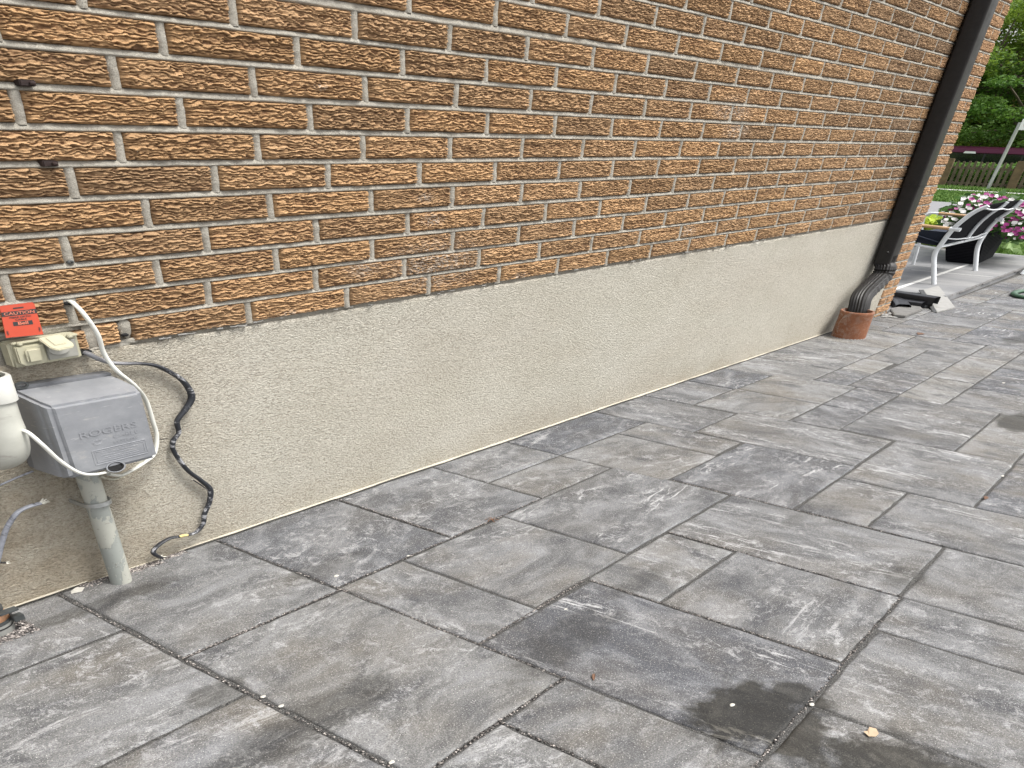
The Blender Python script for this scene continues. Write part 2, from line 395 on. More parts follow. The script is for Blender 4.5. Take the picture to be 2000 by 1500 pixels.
M_STEEL = plain('galvanised_steel', (.42, .43, .42), .38, .2, 60, .0004, metal=.75)
M_RUST = plain('rusted_steel', (.022, .011, .009), .8, .4, 200, .001)
M_DARKHOLE = plain('dark_void', (.008, .008, .008), .9, .1)
M_DKPL = plain('dark_grey_plastic', (.05, .055, .055), .5, .2, 60)
M_CAP = plain('grey_drain_cap', (.20, .20, .185), .6, .15, 40, .0006)
M_COPPER = plain('orange_copper', (.45, .24, .13), .4, .2, 100, .0004, metal=.3)
M_BLKMET = plain('black_enamel', (.012, .012, .015), .35, .3, 30, .0004)
M_CONC = plain('pale_concrete', (.27, .265, .25), .85, .12, 30, .001, dirt=(.19, .18, .165))
M_CONC2 = plain('weathered_concrete', (.15, .145, .135), .9, .3, 40, .002)
M_WHITEMET = plain('white_powder_coat', (.66, .68, .69), .35, .04, 20, .0001, spec=.4)
M_SLING = plain('dark_sling', (.006, .006, .008), .9, .3, 300, .0004, spec=.12)
M_SEAT = plain('slate_blue_sling', (.028, .034, .050), .9, .15, 200, .0003, spec=.2)
M_WOOD = plain('pale_wood', (.42, .26, .13), .55, .25, 25, .0006)
k = NT('black_wicker'); t = k.attr(); br = k.n('ShaderNodeTexWave', wave_type='BANDS', bands_direction='Z'); k.put(br.inputs[0], t); br.inputs['Scale'].default_value = 18
M_WICK = k.fin(k.ramp(br.outputs[1], (.2, (.003, .003, .004)), (.8, (.014, .0135, .018))), .7, k.bump(br.outputs[1], .008, 1.), spec=.12)
M_HOSE = plain('green_hose', (.035, .09, .045), .45, .15, 30)
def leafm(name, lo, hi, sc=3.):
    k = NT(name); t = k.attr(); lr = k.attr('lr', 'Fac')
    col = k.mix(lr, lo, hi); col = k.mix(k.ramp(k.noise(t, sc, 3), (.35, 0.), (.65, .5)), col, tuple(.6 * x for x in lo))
    k.fin(col, .6, spec=.3)
    tr = k.n('ShaderNodeBsdfTranslucent'); k.put(tr.inputs[0], k.mix(.4, col, hi)); mx = k.n('ShaderNodeMixShader'); mx.inputs[0].default_value = .35
    k.t.links.new(k.p.outputs[0], mx.inputs[1]); k.t.links.new(tr.outputs[0], mx.inputs[2]); k.t.links.new(mx.outputs[0], k.o.inputs[0])
    return k.m
M_LEAF = leafm('tree_leaf', (.075, .16, .02), (.32, .44, .06), .8)
M_LEAFD = leafm('tree_leaf_dark', (.05, .13, .02), (.18, .31, .05), .8)
M_LEAFY = leafm('lime_leaf', (.36, .48, .04), (.62, .72, .09), 9)
M_LEAFP = leafm('petunia_leaf', (.035, .09, .018), (.10, .20, .05), 9)
M_MAG = plain('magenta_petal', (.27, .012, .15), .6, .25, 40)
M_WHT = plain('white_petal', (.60, .59, .56), .6, .06, 40)
M_BARK = plain('bark', (.13, .10, .075), .95, .35, 14, .01)
k = NT('weathered_pickets'); t = k.attr(); f = k.noise(k.map(t, (14, 14, 3)), 1, 5, .65); z = k.n('ShaderNodeSeparateXYZ'); k.put(z.inputs[0], t)
col = k.ramp(f, (.3, (.075, .060, .042)), (.7, (.19, .155, .105)))
M_PICK = k.fin(col, .9, k.bump(f, .004), spec=.2)
M_MAROON = plain('maroon_paint', (.085, .014, .038), .4, .06, 2, .0001, spec=.25)
M_GLASS = plain('dark_glass', (.008, .008, .010), .08, .1, 2, .0001, spec=.8)
M_TYRE = plain('tyre', (.02, .02, .02), .8, .1)
M_HBRICK = plain('far_brick', (.42, .20, .11), .9, .25, 5, .004)
M_ROOF = plain('shingle', (.12, .115, .11), .9, .2, 6, .004)
M_SIGN = plain('sign_white', (.80, .80, .80), .4, .03)
M_SIGNK = plain('sign_black', (.03, .03, .03), .4, .03)
M_SIGNR = plain('sign_red', (.60, .03, .03), .4, .03)
M_PEB = plain('pale_pebble', (.50, .48, .43), .7, .12, 200, .0006)
M_DRYLEAF = plain('dry_leaf', (.13, .065, .035), .7, .3, 100, .0008)
M_TANLEAF = plain('tan_leaf', (.42, .31, .20), .7, .15, 100, .0008)
k = NT('gravel_mix'); t = k.attr(); lr = k.attr('lr', 'Fac')
M_GRAVEL = k.fin(k.ramp(lr, (.0, (.025, .024, .024)), (.4, (.10, .09, .085)), (.7, (.26, .23, .21)), (1., (.55, .50, .46))), .85, k.bump(k.noise(t, 500, 2), .0008), spec=.3)
M_LINK = {}

# ---------------------------------------------------------------- the house wall
XC = 3.43; XS = 3.24            # house corner, end of the render strip
wall = empty('house_wall', (0, 0, ZB), 'tan rug-textured brick house wall above a beige stucco base, along the whole paving', 'wall')
m = Mb(); m.box((-3.2, .009, -.9), (XC - .006, 3.6, 2.6)); m.build('mortar_bed', M_MORTAR, wall, smooth=False)

TAB = {0:[-0.043,0.154,0.352,0.554,0.752,0.944,1.137,1.330,1.540,1.733,1.935],
1:[-0.310,-0.107,0.091,0.289,0.489,0.679,0.871,1.072,1.269,1.466,1.660],
2:[-0.378,-0.179,0.018,0.214,0.412,0.605,0.795,0.987,1.177,1.372,1.567],
3:[-0.295,-0.097,0.099,0.297,0.494,0.686,0.882,1.073,1.273,1.463,1.660],
4:[-0.178,0.017,0.214,0.407,0.603,0.797,0.990,1.187,1.387],
5:[-0.267,-0.069,0.128,0.324,0.519,0.716,0.908,1.096,1.290,1.483],
6:[-0.197,0.005,0.200,0.397,0.593,0.788,0.984,1.182,1.373,1.563,1.762,1.965,2.163,2.359,2.538],
7:[-0.307,-0.105,0.101,0.295,0.490,0.686,0.882,1.076,1.271,1.470],
8:[-0.185,0.009,0.208,0.407,0.605,0.797,0.996,1.194,1.396],
9:[-0.115,0.086,0.285,0.479,0.674,0.871,1.066,1.264,1.460,1.654,1.856,2.055,2.258,2.450,2.652],
10:[-0.010,0.191,0.387,0.582,0.782,0.977,1.179,1.380,1.573,1.772,1.967,2.171,2.375],
11:[0.494,0.689,0.883,1.083,1.279,1.485,1.676,1.868,2.063,2.263,2.454,2.649],
12:[1.568,1.760,1.955,2.154,2.358,2.548],
13:[1.478,1.670,1.869,2.063,2.268,2.466,2.660]}
ZC = [.003, .067, .131, .197, .264, .331, .398, .466, .534, .601, .667, .739, .807, .872]
def rowz(j): return ZC[j] if 0 <= j < len(ZC) else (.872 + .0672 * (j - 13) if j > 0 else .003 + .0672 * j)
def joints(j):
    r = random.Random(j + 50)
    xs = list(TAB.get(j, [.0 + (j % 2) * .098 + r.uniform(-.01, .01)]))
    while xs[0] > -3.1: xs.insert(0, xs[0] - .1965 + r.uniform(-.002, .002))
    while xs[-1] < XC + .1: xs.append(xs[-1] + .1965 + r.uniform(-.002, .002))
    return xs
bricks = []
for j in range(-13, 38):
    xs = joints(j); zc = rowz(j)
    for a, b in zip(xs, xs[1:]):
        if j < 0: a = max(a, XS + .003)
        b2 = min(b, XC + .005)
        if b2 - a < .03: continue
        if j == 0 and a < -.05 and b > -.25: continue
        if j == 0 and b < -.2 and b > -.3: continue
        bricks.append((j, a + .0052, b2 - .0052, zc - .0280, zc + .0280))
bricks.append((0, -.288, -.252, -.026, .028)); bricks.append((0, -.320, -.298, -.030, .018)); bricks.append((0, -.2355, -.048, -.026, .032))
Vs, Fs, BC, HT, WF = [], [], [], [], []; nv = 0
rb = random.Random(3)
for (j, x0, x1, z0, z1) in bricks:
    xm = (x0 + x1) / 2
    if z0 > 1.35 or x1 < -.75 or z1 < -.95: dx, dz = .02, .008
    elif xm < .62: dx, dz = .0022, .00105
    elif xm < 1.7: dx, dz = .0032, .0013
    else: dx, dz = .0052, .0019
    nx = max(3, int((x1 - x0) / dx)); nz = max(4, int((z1 - z0) / dz)); seed = rb.randrange(10000)
    uu = np.linspace(0, 1, nx); vv = np.linspace(0, 1, nz); UU, VV = np.meshgrid(uu, vv)
    X = x0 + UU * (x1 - x0); Z = z0 + VV * (z1 - z0)
    lx, lz = X - x0 + seed * .37, Z - z0
    # wavering shingle-like ledges of torn clay: the body rises towards each lip, then drops away underneath it
    ph = (-lz) / .0070 + .62 * fbm(lx * 24, lz * 44, seed, 2) + .70 * vn(lx * 80, lz * 130, seed + 5) + .36 * vn(lx * 170, lz * 240, seed + 9) + .18 * vn(lx * 380, lz * 420, seed + 13)
    fr = ph - np.floor(ph); cell = np.floor(ph)
    amp = .45 + .75 * (_h((lx * 40).astype(int) * 0 + 1, cell.astype(int), seed) * .5 + .5 * (.5 + .5 * vn(lx * 34, cell * 7.3, seed + 3)))
    h = np.where(fr < .74, .30 + .70 * (fr / .74) ** 1.3, np.clip(1 - (fr - .74) / .10, 0, 1)); h = np.where(fr > .90, np.clip((fr - .90) / .10, 0, 1) * .30, h) * amp
    h = h * .0056 + .0013 * fbm(lx * 120, lz * 190, seed + 11, 2) + .0011 * fbm(lx * 18, lz * 30, seed + 21, 2)
    # edges worn back towards the mortar
    ed = np.minimum(np.minimum(UU, 1 - UU) * (x1 - x0), np.minimum(VV, 1 - VV) * (z1 - z0))
    k_ = np.clip(ed / .0045, 0, 1) ** .6
    prot = (.0030 + h) * k_ - .004 * (1 - k_)
    Y = .004 - prot
    X = X + .0011 * vn(lx * 60, lz * 90, seed + 31) * (1 - k_) * 1.5; Z = Z + .0016 * vn(lx * 55, lz * 80, seed + 37) * (1 - k_)
    P = np.stack([X, Y, Z], -1).reshape(-1, 3)
    # skirt back into the mortar
    border = np.concatenate([np.arange(nx), np.arange(1, nz) * nx + nx - 1, (nz - 1) * nx + np.arange(nx - 2, -1, -1), np.arange(nz - 2, 0, -1) * nx])
    SK = P[border].copy(); SK[:, 1] = .014
    idx = np.arange(nx * nz).reshape(nz, nx)
    q = np.stack([idx[:-1, :-1], idx[:-1, 1:], idx[1:, 1:], idx[1:, :-1]], -1).reshape(-1, 4)
    nb = len(border); sk = nx * nz + np.arange(nb)
    q2 = np.stack([border, sk, np.roll(sk, -1), np.roll(border, -1)], -1)
    Vs += [P, SK]; Fs += [q + nv, q2 + nv]
    # colour of this brick's clay
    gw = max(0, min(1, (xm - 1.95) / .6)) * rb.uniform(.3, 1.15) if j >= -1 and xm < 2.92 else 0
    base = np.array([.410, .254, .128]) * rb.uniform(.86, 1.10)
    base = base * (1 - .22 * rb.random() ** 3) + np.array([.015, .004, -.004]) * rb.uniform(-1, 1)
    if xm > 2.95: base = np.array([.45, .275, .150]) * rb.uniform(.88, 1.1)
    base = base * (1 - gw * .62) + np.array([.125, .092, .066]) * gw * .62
    n_ = len(P) + nb
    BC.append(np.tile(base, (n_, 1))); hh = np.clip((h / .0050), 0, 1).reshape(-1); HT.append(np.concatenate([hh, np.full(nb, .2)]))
    wf = np.zeros(n_)
    pl = [(.355, .20, .03), (.335, .265, .02), (1.40, .54, .09), (1.44, .47, .07), (.19, .08, .04), (.62, -.02, .03), (.03, -.02, .02), (.12, .53, .012), (1.3, .067, .04), (.37, .067, .12)]
    P2 = np.concatenate([P, SK])
    for cx, cz, r_ in pl: wf = np.maximum(wf, np.clip(1.3 - np.hypot(P2[:, 0] - cx, (P2[:, 2] - cz) * 1.6) / r_, 0, 1))
    if j == 0: wf = np.maximum(wf, np.clip((-.016 - P2[:, 2]) / .008, 0, 1) * (.4 + .6 * (vn(P2[:, 0] * 14, P2[:, 0] * 0, 77) > .1)))
    WF.append(wf); nv += n_
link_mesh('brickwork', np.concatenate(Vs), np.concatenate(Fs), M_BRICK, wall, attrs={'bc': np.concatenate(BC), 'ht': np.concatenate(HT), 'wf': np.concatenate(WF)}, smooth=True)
del Vs, Fs, BC, HT, WF

# pointing: the mortar joints as an undulating sheet just behind the brick faces
def sheet(x0, x1, z0, z1, dx, dz, yf):
    nx = int((x1 - x0) / dx); nz = int((z1 - z0) / dz)
    X, Z = np.meshgrid(np.linspace(x0, x1, nx), np.linspace(z0, z1, nz))
    P = np.stack([X, yf(X, Z), Z], -1).reshape(-1, 3); idx = np.arange(nx * nz).reshape(nz, nx)
    return P, np.stack([idx[:-1, :-1], idx[:-1, 1:], idx[1:, 1:], idx[1:, :-1]], -1).reshape(-1, 4)
V_, F_ = [], []; nv = 0
def strip(X, Y, Z):
    global nv
    n1, n2 = X.shape; idx = np.arange(n1 * n2).reshape(n1, n2) + nv
    V_.append(np.stack([X, Y, Z], -1).reshape(-1, 3)); nv += n1 * n2
    F_.append(np.stack([idx[:-1, :-1], idx[:-1, 1:], idx[1:, 1:], idx[1:, :-1]], -1).reshape(-1, 4))
for j in range(-13, 37):
    xa = -3.1 if j >= 0 else XS; z0 = rowz(j) + .0265; z1 = rowz(j + 1) - .0267
    if j == -1: z0 = -.0300
    xs = np.arange(xa, XC - .003, .006 if j < 20 else .03); t = np.array([0, .15, .35, .55, .75, .9, 1.])
    X, T = np.meshgrid(xs, t); Z = z0 + (z1 - z0) * T + .0012 * fbm(X * 25, X * 0, j + 60, 2) * (T > 0) * (T < 1)
    Y = -.0007 + .0016 * fbm(X * 40, Z * 60, 5, 2) + .0050 * T ** 2.2
    Y[0] += .004; Y[-1] += .003; strip(X, Y, Z)
for j in range(-13, 37):
    zc = rowz(j)
    for x in joints(j):
        if j < 0 and x < XS + .02 or x > XC - .01 or (j == 0 and -.34 < x < -.2): continue
        zz = np.arange(zc - .031, zc + .0315, .004 if j < 20 else .02); t = np.array([0, .2, .5, .8, 1.])
        T, Z = np.meshgrid(t, zz); X = x - .0068 + .0136 * T + .0008 * fbm(Z * 70, Z * 0, int(x * 100) + j, 2)
        Y = .0002 + .0014 * fbm(X * 60, Z * 50, 9, 2) + .004 * (np.abs(T - .5) * 2) ** 4; strip(X, Y, Z)
link_mesh('pointing', np.concatenate(V_), np.concatenate(F_), M_MORTAR, wall, smooth=True)

# stucco base with a slightly uneven face, a torn top edge and a pale curled foot
def stucco_y(X, Z): return .002 + .0012 * fbm(X * 6, Z * 6, 3, 2)
nx, nz = 900, 70
xs = np.linspace(-3.1, XS, nx); tt = np.linspace(0, 1, nz)
ztop = -.0335 + .0022 * fbm(xs * 30, xs * 0, 8, 3) - .002
ztop = np.where((xs > -.35) & (xs < -.24), ztop + .002, ztop)
zbot = gz(xs) - .02
Z = zbot[None] + (ztop - zbot)[None] * tt[:, None]; X = np.tile(xs, (nz, 1)); Y = stucco_y(X, Z)
P = np.stack([X, Y, Z], -1); top = P[-1].copy(); top[:, 1] = .012
P = np.concatenate([P, top[None]]).reshape(-1, 3); idx = np.arange(nx * (nz + 1)).reshape(nz + 1, nx)
F = np.stack([idx[:-1, :-1], idx[:-1, 1:], idx[1:, 1:], idx[1:, :-1]], -1).reshape(-1, 4)
link_mesh('stucco_base', P, F, M_STUCCO, wall, smooth=True)
M_FOOT = plain('cream_stucco_edge', (.52, .48, .39), .9, .12, 200, .002)
nx = 1500; xs = np.linspace(-.9, XS, nx)
hgt = np.clip(.75 + 1.2 * fbm(xs * 7, xs * 0 + 9, 55, 3), .25, 1.1) * .55 * (.0012 + .0022 * np.clip(fbm(xs * 22, xs * 0, 21, 3) + .45, 0, 1.3)) * np.clip((xs + .9) / .9 * .6 + .4, .5, 1.3); yo = -.0002 - .0022 * np.clip(fbm(xs * 17, xs * 0 + 4, 9, 3) + .6, 0, 1.4)
rings = []
for a, (ky, kz) in enumerate([(0, 1.0), (.7, .75), (1., .3), (1., -1.5)]):
    rings.append(np.stack([xs, .004 + (yo - .004) * ky, gz(xs) + .002 + hgt * kz - .006 * ((xs > -.40) & (xs < -.24))], -1))
P = np.concatenate(rings); idx = np.arange(4 * nx).reshape(4, nx)
link_mesh('stucco_foot', P, np.stack([idx[:-1, :-1], idx[1:, :-1], idx[1:, 1:], idx[:-1, 1:]], -1).reshape(-1, 4), M_FOOT, wall, smooth=True)
# ragged cream smears along the underside of the bottom bricks
m = Mb(); rr = random.Random(9)
for (a, b) in [(-.20, .02), (.06, .09), (.12, .20), (.36, .44), (.50, .60), (.72, .86), (1.05, 1.12), (1.30, 1.40), (1.44, 1.58), (1.72, 1.80), (1.95, 2.02), (2.2, 2.28), (2.5, 2.56)]:
    x = a
    while x < b:
        if rr.random() < .45: x += rr.uniform(.01, .03); continue
        l = rr.uniform(.004, .016); z = -.0265 + rr.uniform(-.003, .002); hh = rr.uniform(.0008, .0020)
        m.tube([(x, -.0008, z), (x + l * .5, -.0022 - rr.uniform(0, .0015), z + rr.uniform(-.001, .001)), (x + l, -.0008, z + rr.uniform(-.001, .001))], hh, 6); x += l * rr.uniform(.8, 1.8)
m.build('mortar_smear', M_CONC, wall)
# lumps of mortar patched round the holes at the left of the bottom course
m = Mb()
def lump(m, c, r, seed, flat=.4, n=10):
    bm = m.bm; ret = bmesh.ops.create_icosphere(bm, subdivisions=3, radius=1)
    rr = random.Random(seed); o = [rr.uniform(0, 50) for _ in range(3)]
    for v in ret['verts']:
        p = np.array(v.co[:]); d = 1 + .28 * float(fbm(np.array([p[0] * 2 + o[0]]), np.array([p[2] * 2 + o[1] + p[1]]), seed, 3)[0])
        v.co = (c[0] + p[0] * r[0] * d, c[1] + p[1] * r[1] * d, c[2] + p[2] * r[2] * d)
for c, r in [((-.243, .004, .006), (.010, .006, .026)), ((-.240, .004, -.024), (.016, .005, .007)), ((-.293, .005, .0), (.012, .005, .032)), ((-.328, .004, -.005), (.012, .006, .03)),
             ((-.30, .004, .037), (.05, .005, .006)), ((-.36, .004, .03), (.05, .006, .012)), ((-.268, .004, -.030), (.03, .004, .005)), ((-.312, .003, -.035), (.02, .006, .008)), ((-.309, .001, .087), (.011, .003, .008))]:
    lump(m, c, (r[0], r[1] * .55, r[2]), int(c[0] * -1000))
m.build('mortar_patch', M_MORTAR, wall)
m = Mb(); lump(m, (-.247, .0005, -.006), (.006, .004, .004), 4); lump(m, W(160, 688, -.002), (.012, .005, .006), 5); lump(m, (-.312, -.002, .085), (.006, .004, .005), 7)
m.build('cable_hole', M_DARKHOLE, wall)

# ---------------------------------------------------------------- ground sheets
def quad_sheet(name, pts, mat, dz, kind='structure', n=1):
    P = [(x, y, gz(x) + dz) for x, y in pts]
    o = link_mesh(name, P, [list(range(len(P)))], mat, origin=P[0]); return tag(o, kind=kind)
quad_sheet('ground', [(-12, -60), (90, -60), (90, 60), (-12, 60)], M_SOIL, -.06)
PAVE = [(-3.0, -3.2), (12, -3.2), (12, -.075), (3.5, -.075), (3.5, .03), (-3.0, .03)]
quad_sheet('joint_sand', [(-3.0, -3.2), (9, -3.2), (9, .72), (-3.0, .72)], M_SAND, -.0045)

# paving slabs: near ones traced from image pixels, far and outer ones arbitrary (x0, x1, depth0, depth1 in cm)
SLABS = [(-84, -45, 0, 17.3, 0), (-84, -45, 17.3, 43, 0), (-84, -45, 43, 84, 0), (-44.6, -17.3, 0, 30, 0), (-44.6, -17, 30, 70.5, 0), (-17.3, 9.8, 0, 29, 0), (9.8, 36.8, 0, 28.8, 0),
 (-17, -3, 29.2, 56.8, 1), (-3, 24, 29.2, 55.8, 0), (24, 64, 28.6, 55.5, 0), (-17, 10.8, 56.6, 97.8, 1), (10.8, 37.4, 55.8, 69, 1), (37.4, 64.8, 55.5, 96.7, 1), (10.8, 37.7, 69.1, 97.2, 1),
 (36.8, 62.4, 0, 15.3, 0), (36.8, 62.4, 15.3, 28.6, 0), (62.4, 100.3, 0, 15.3, 0), (100.3, 125, 0, 28.3, 1), (62.4, 86.7, 15.3, 41.6, 0), (86.7, 100.8, 15.3, 41, 1), (64.7, 101.3, 41.5, 68.4, 0),
 (101.3, 128.6, 28.3, 68, 1), (125, 151, 0, 15.5, 1), (126, 152, 15.5, 41.3, 1), (128.8, 152.3, 41.3, 54.5, 0), (151, 176, 0, 16, 0), (152, 181, 16, 41.3, 1), (152.4, 181, 41.3, 54, 1), (91, 130, 68.4, 95.5, 1),
 (65, 90.8, 68.5, 82.6, 0), (64.8, 91, 82.6, 110, 1), (38, 64.8, 96.8, 124, 1), (24, 38, 97.2, 124, 1), (-2.6, 24, 97.8, 124, 1), (-30.3, -2.6, 98.1, 138, 1), (-30.4, -17, 70.6, 98.1, 1), (-58, -30.4, 70.6, 98, 0), (-84, -58, 84, 112, 0), (-58, -30.4, 98, 138, 0),
 (130, 179, 54.2, 82, 1), (181, 213.5, 38.5, 54, 1), (176, 201, 0, 27.8, 1), (181, 202, 27.8, 38.5, 1), (202, 227.5, 27.8, 38.5, 0), (201, 227.5, 0, 27.8, 1), (227.5, 252, 0, 28, 1), (227.5, 262, 28, 40, 0), (213.5, 262, 40, 53.8, 1),
 (179, 214, 53.8, 67.3, 1), (214, 262, 53.8, 67.3, 1), (179, 207, 67.3, 95, 1), (130, 179, 82, 95.3, 1), (91, 130, 95.5, 109, 1), (207, 248, 67.3, 95, 1), (248, 290, 67.3, 81, 1), (262, 300, 53.8, 67.3, 0), (262, 290, 28, 53.8, 1), (252, 290, 0, 28, 1)]
def fill(x0, x1, d0, d1, seed):  # random slab sizes for paving beyond the traced slabs
    r = random.Random(seed); d = d0; out = []
    while d < d1 - 1:
        h = r.choice([13.6, 27.2, 27.2]); h = min(h, d1 - d); x = x0 - r.uniform(0, 25)
        while x < x1:
            w_ = r.choice([13.6, 27.2, 27.2, 40.8, 40.8]); a, b = max(x, x0), min(x + w_, x1)
            if b - a > 3: out.append((a, b, d, d + h, 1))
            x += w_
        d += h
    return out
SLABS += fill(345, 401.8, -70, 0, 13) + fill(401.8, 900, 9.7, 81, 3) + fill(290, 401.8, 0, 81, 14) + fill(300, 900, 81, 310, 4) + fill(248, 300, 81, 310, 5) + fill(91, 248, 109, 310, 6) + fill(38, 91, 124, 310, 7) + fill(-58, 38, 138, 310, 8) + fill(-300, -84, 0, 310, 9) + fill(-84, -58, 112, 310, 10)
SLABS += [(179, 248, 95, 109, 1), (130, 179, 95.3, 109, 1), (64.8, 91, 110, 124, 1), (-30.3, 38, 124, 138, 1)] if False else [(130, 179, 95.3, 109, 1), (179, 248, 95, 109, 1), (64.8, 91, 110, 124, 1), (-2.6, 38, 124, 138, 1)]
V, F, SC, SR = [], [], [], []; nv = 0; rs = random.Random(21)
PEDGE = -.095                        # front edge line of the raised patio
for (x0, x1, d0, d1, along) in SLABS:
    x0, x1, d0, d1 = x0 / 100, x1 / 100, d0 / 100, d1 / 100
    if x1 > 4.025 and x0 < 4.02 and d0 < -PEDGE: x1 = 4.018
    elif x0 >= 4.0 and d1 < -PEDGE + .001: continue
    elif x0 >= 4.0 and d0 < -PEDGE: d0 = -PEDGE + .002
    far = x0 > 3 or x1 < -1 or d0 > 1.6
    g = .0026
    xa, xb, da, db = x0 + g, x1 - g, d0 + g, d1 - g
    if d0 == 0: da = .006
    wx, wd = xb - xa, db - da
    if wx < .02 or wd < .02: continue
    st = .05 if far else .0065
    cx = np.unique(np.concatenate([[0, .0016, .004], np.linspace(.008, wx - .008, max(2, int(wx / st))), [wx - .004, wx - .0016, wx]]))
    cd = np.unique(np.concatenate([[0, .0016, .004], np.linspace(.008, wd - .008, max(2, int(wd / st))), [wd - .004, wd - .0016, wd]]))
    A, D = np.meshgrid(cx, cd); e = np.minimum(np.minimum(A, wx - A), np.minimum(D, wd - D))
    seed = rs.randrange(9999); tone, warm, strk = rs.random(), rs.random(), rs.random()
    X = xa + A; Dd = da + D
    wob = .0013 * (1 - np.clip(e / .008, 0, 1)); X = X + wob * vn(X * 45, Dd * 45, seed); Dd = Dd + wob * vn(X * 45, Dd * 45, seed + 4)
    hz = .0012 * fbm(X * 14 + seed, Dd * 14, seed, 3) + .0006 * fbm(X * 60 + seed, Dd * 40, seed, 2) + rs.uniform(-.0007, .0007) + (A / wx - .5) * rs.uniform(-.0010, .0010) + (D / wd - .5) * rs.uniform(-.0010, .0010)
    hz = hz - .0042 * (1 - np.clip(e / .0042, 0, 1)) ** 2
    P = np.stack([X, -Dd, gz(X) + hz], -1).reshape(-1, 3); n1, n2 = len(cd), len(cx)
    idx = np.arange(n1 * n2).reshape(n1, n2)
    q = np.stack([idx[:-1, :-1], idx[1:, :-1], idx[1:, 1:], idx[:-1, 1:]], -1).reshape(-1, 4)
    bd = np.concatenate([np.arange(n2), np.arange(1, n1) * n2 + n2 - 1, (n1 - 1) * n2 + np.arange(n2 - 2, -1, -1), np.arange(n1 - 2, 0, -1) * n2])
    if d0 == 0 and x0 < -.44 and x1 < -.40:       # this slab is cut away round the drain at the left, gravel shows
        c0 = G(77, 1228)
        keep = ~((P[q].mean(1)[:, 0] < c0[0]) & (P[q].mean(1)[:, 1] > c0[1]))
        q = q[keep]
    if d0 == 0 and -.46 < x0 < -.1 and x1 < .2:      # ragged edge along the wall, grit shows
        mx = P[q].mean(1); lim = -.0065 - .012 * np.clip(1 - ((mx[:, 0] + .305) / .065) ** 2, 0, 1) - .004 * np.clip(fbm(mx[:, 0] * 60, mx[:, 0] * 0, 12, 3) + .3, 0, 1)
        q = q[mx[:, 1] < lim]
    sk = P[bd].copy(); sk[:, 2] -= .02; k0 = n1 * n2 + np.arange(len(bd))
    q2 = np.stack([bd, np.roll(bd, -1), np.roll(k0, -1), k0], -1)
    if d0 == 0 and x0 < -.44: q2 = q2[:0]
    PP = np.concatenate([P, sk]); V.append(PP); F += [q + nv, q2 + nv]
    LK = {(-84, 0): (.45, .3, .15, 0), (-84, 17.3): (.62, .45, .55, 0), (-44.6, 0): (.58, .25, .25, 0), (-44.6, 30): (.70, .35, .35, 0), (-17.3, 0): (.18, .05, .2, 0), (9.8, 0): (.32, .1, .35, 0),
          (-17, 29.2): (.52, .6, .4, 1), (-3, 29.2): (.50, .55, .55, 0), (24, 28.6): (.42, .05, .75, 0), (-17, 56.6): (.04, .15, .95, 1), (10.8, 55.8): (.66, .6, .5, 1), (37.4, 55.5): (.48, .3, .95, 1), (10.8, 69.1): (.45, .4, .45, 0),
          (36.8, 0): (.38, .2, .35, 0), (36.8, 15.3): (.62, .4, .2, 0), (62.4, 0): (.02, .0, .45, 0), (62.4, 15.3): (.66, .35, .4, 0), (100.3, 0): (.34, .15, .2, 1), (86.7, 15.3): (.50, .5, .1, 1), (64.7, 41.5): (.16, .0, .9, 0),
          (101.3, 28.3): (.50, .35, .8, 1), (91, 68.4): (.50, .4, .6, 1), (65, 68.5): (.55, .5, .5, 1), (64.8, 82.6): (.48, .4, .8, 1), (38, 96.8): (.52, .2, .4, 1), (24, 97.2): (.45, .6, .3, 1), (-2.6, 97.8): (.50, .5, .3, 1),
          (-30.3, 98.1): (.35, .8, .2, 1), (-30.4, 70.6): (.48, .6, .3, 0), (-58, 70.6): (.68, .3, .4, 0), (-84, 43): (.35, .8, .4, 0), (130, 54.2): (.45, .25, .8, 1), (128.8, 41.3): (.22, .05, .3, 1), (125, 0): (.25, .1, .2, 1)}
    lk = LK.get((round(x0 * 100, 1), round(d0 * 100, 1)))
    if lk: tone, warm, strk, along = lk
    th = rs.gauss(0, .16) + (math.pi / 2 if along else 0) + (math.pi / 2 if (rs.random() < .12 and not lk) else 0); c_, s_ = math.cos(th), math.sin(th)
    L = PP[:, :2]; SC.append(np.stack([L[:, 0] * c_ + L[:, 1] * s_ + seed * .1, -L[:, 0] * s_ + L[:, 1] * c_ + seed * .07, np.full(len(L), seed * .01)], -1))
    SR.append(np.tile([tone, warm, strk], (len(L), 1))); nv += len(PP)
o = link_mesh('paving', np.concatenate(V), np.concatenate(F), M_SLAB, origin=(0, -1, gz(0)), attrs={'sc': np.concatenate(SC), 'sr': np.concatenate(SR)}, smooth=True)
tag(o, kind='structure')
del V, F, SC, SR

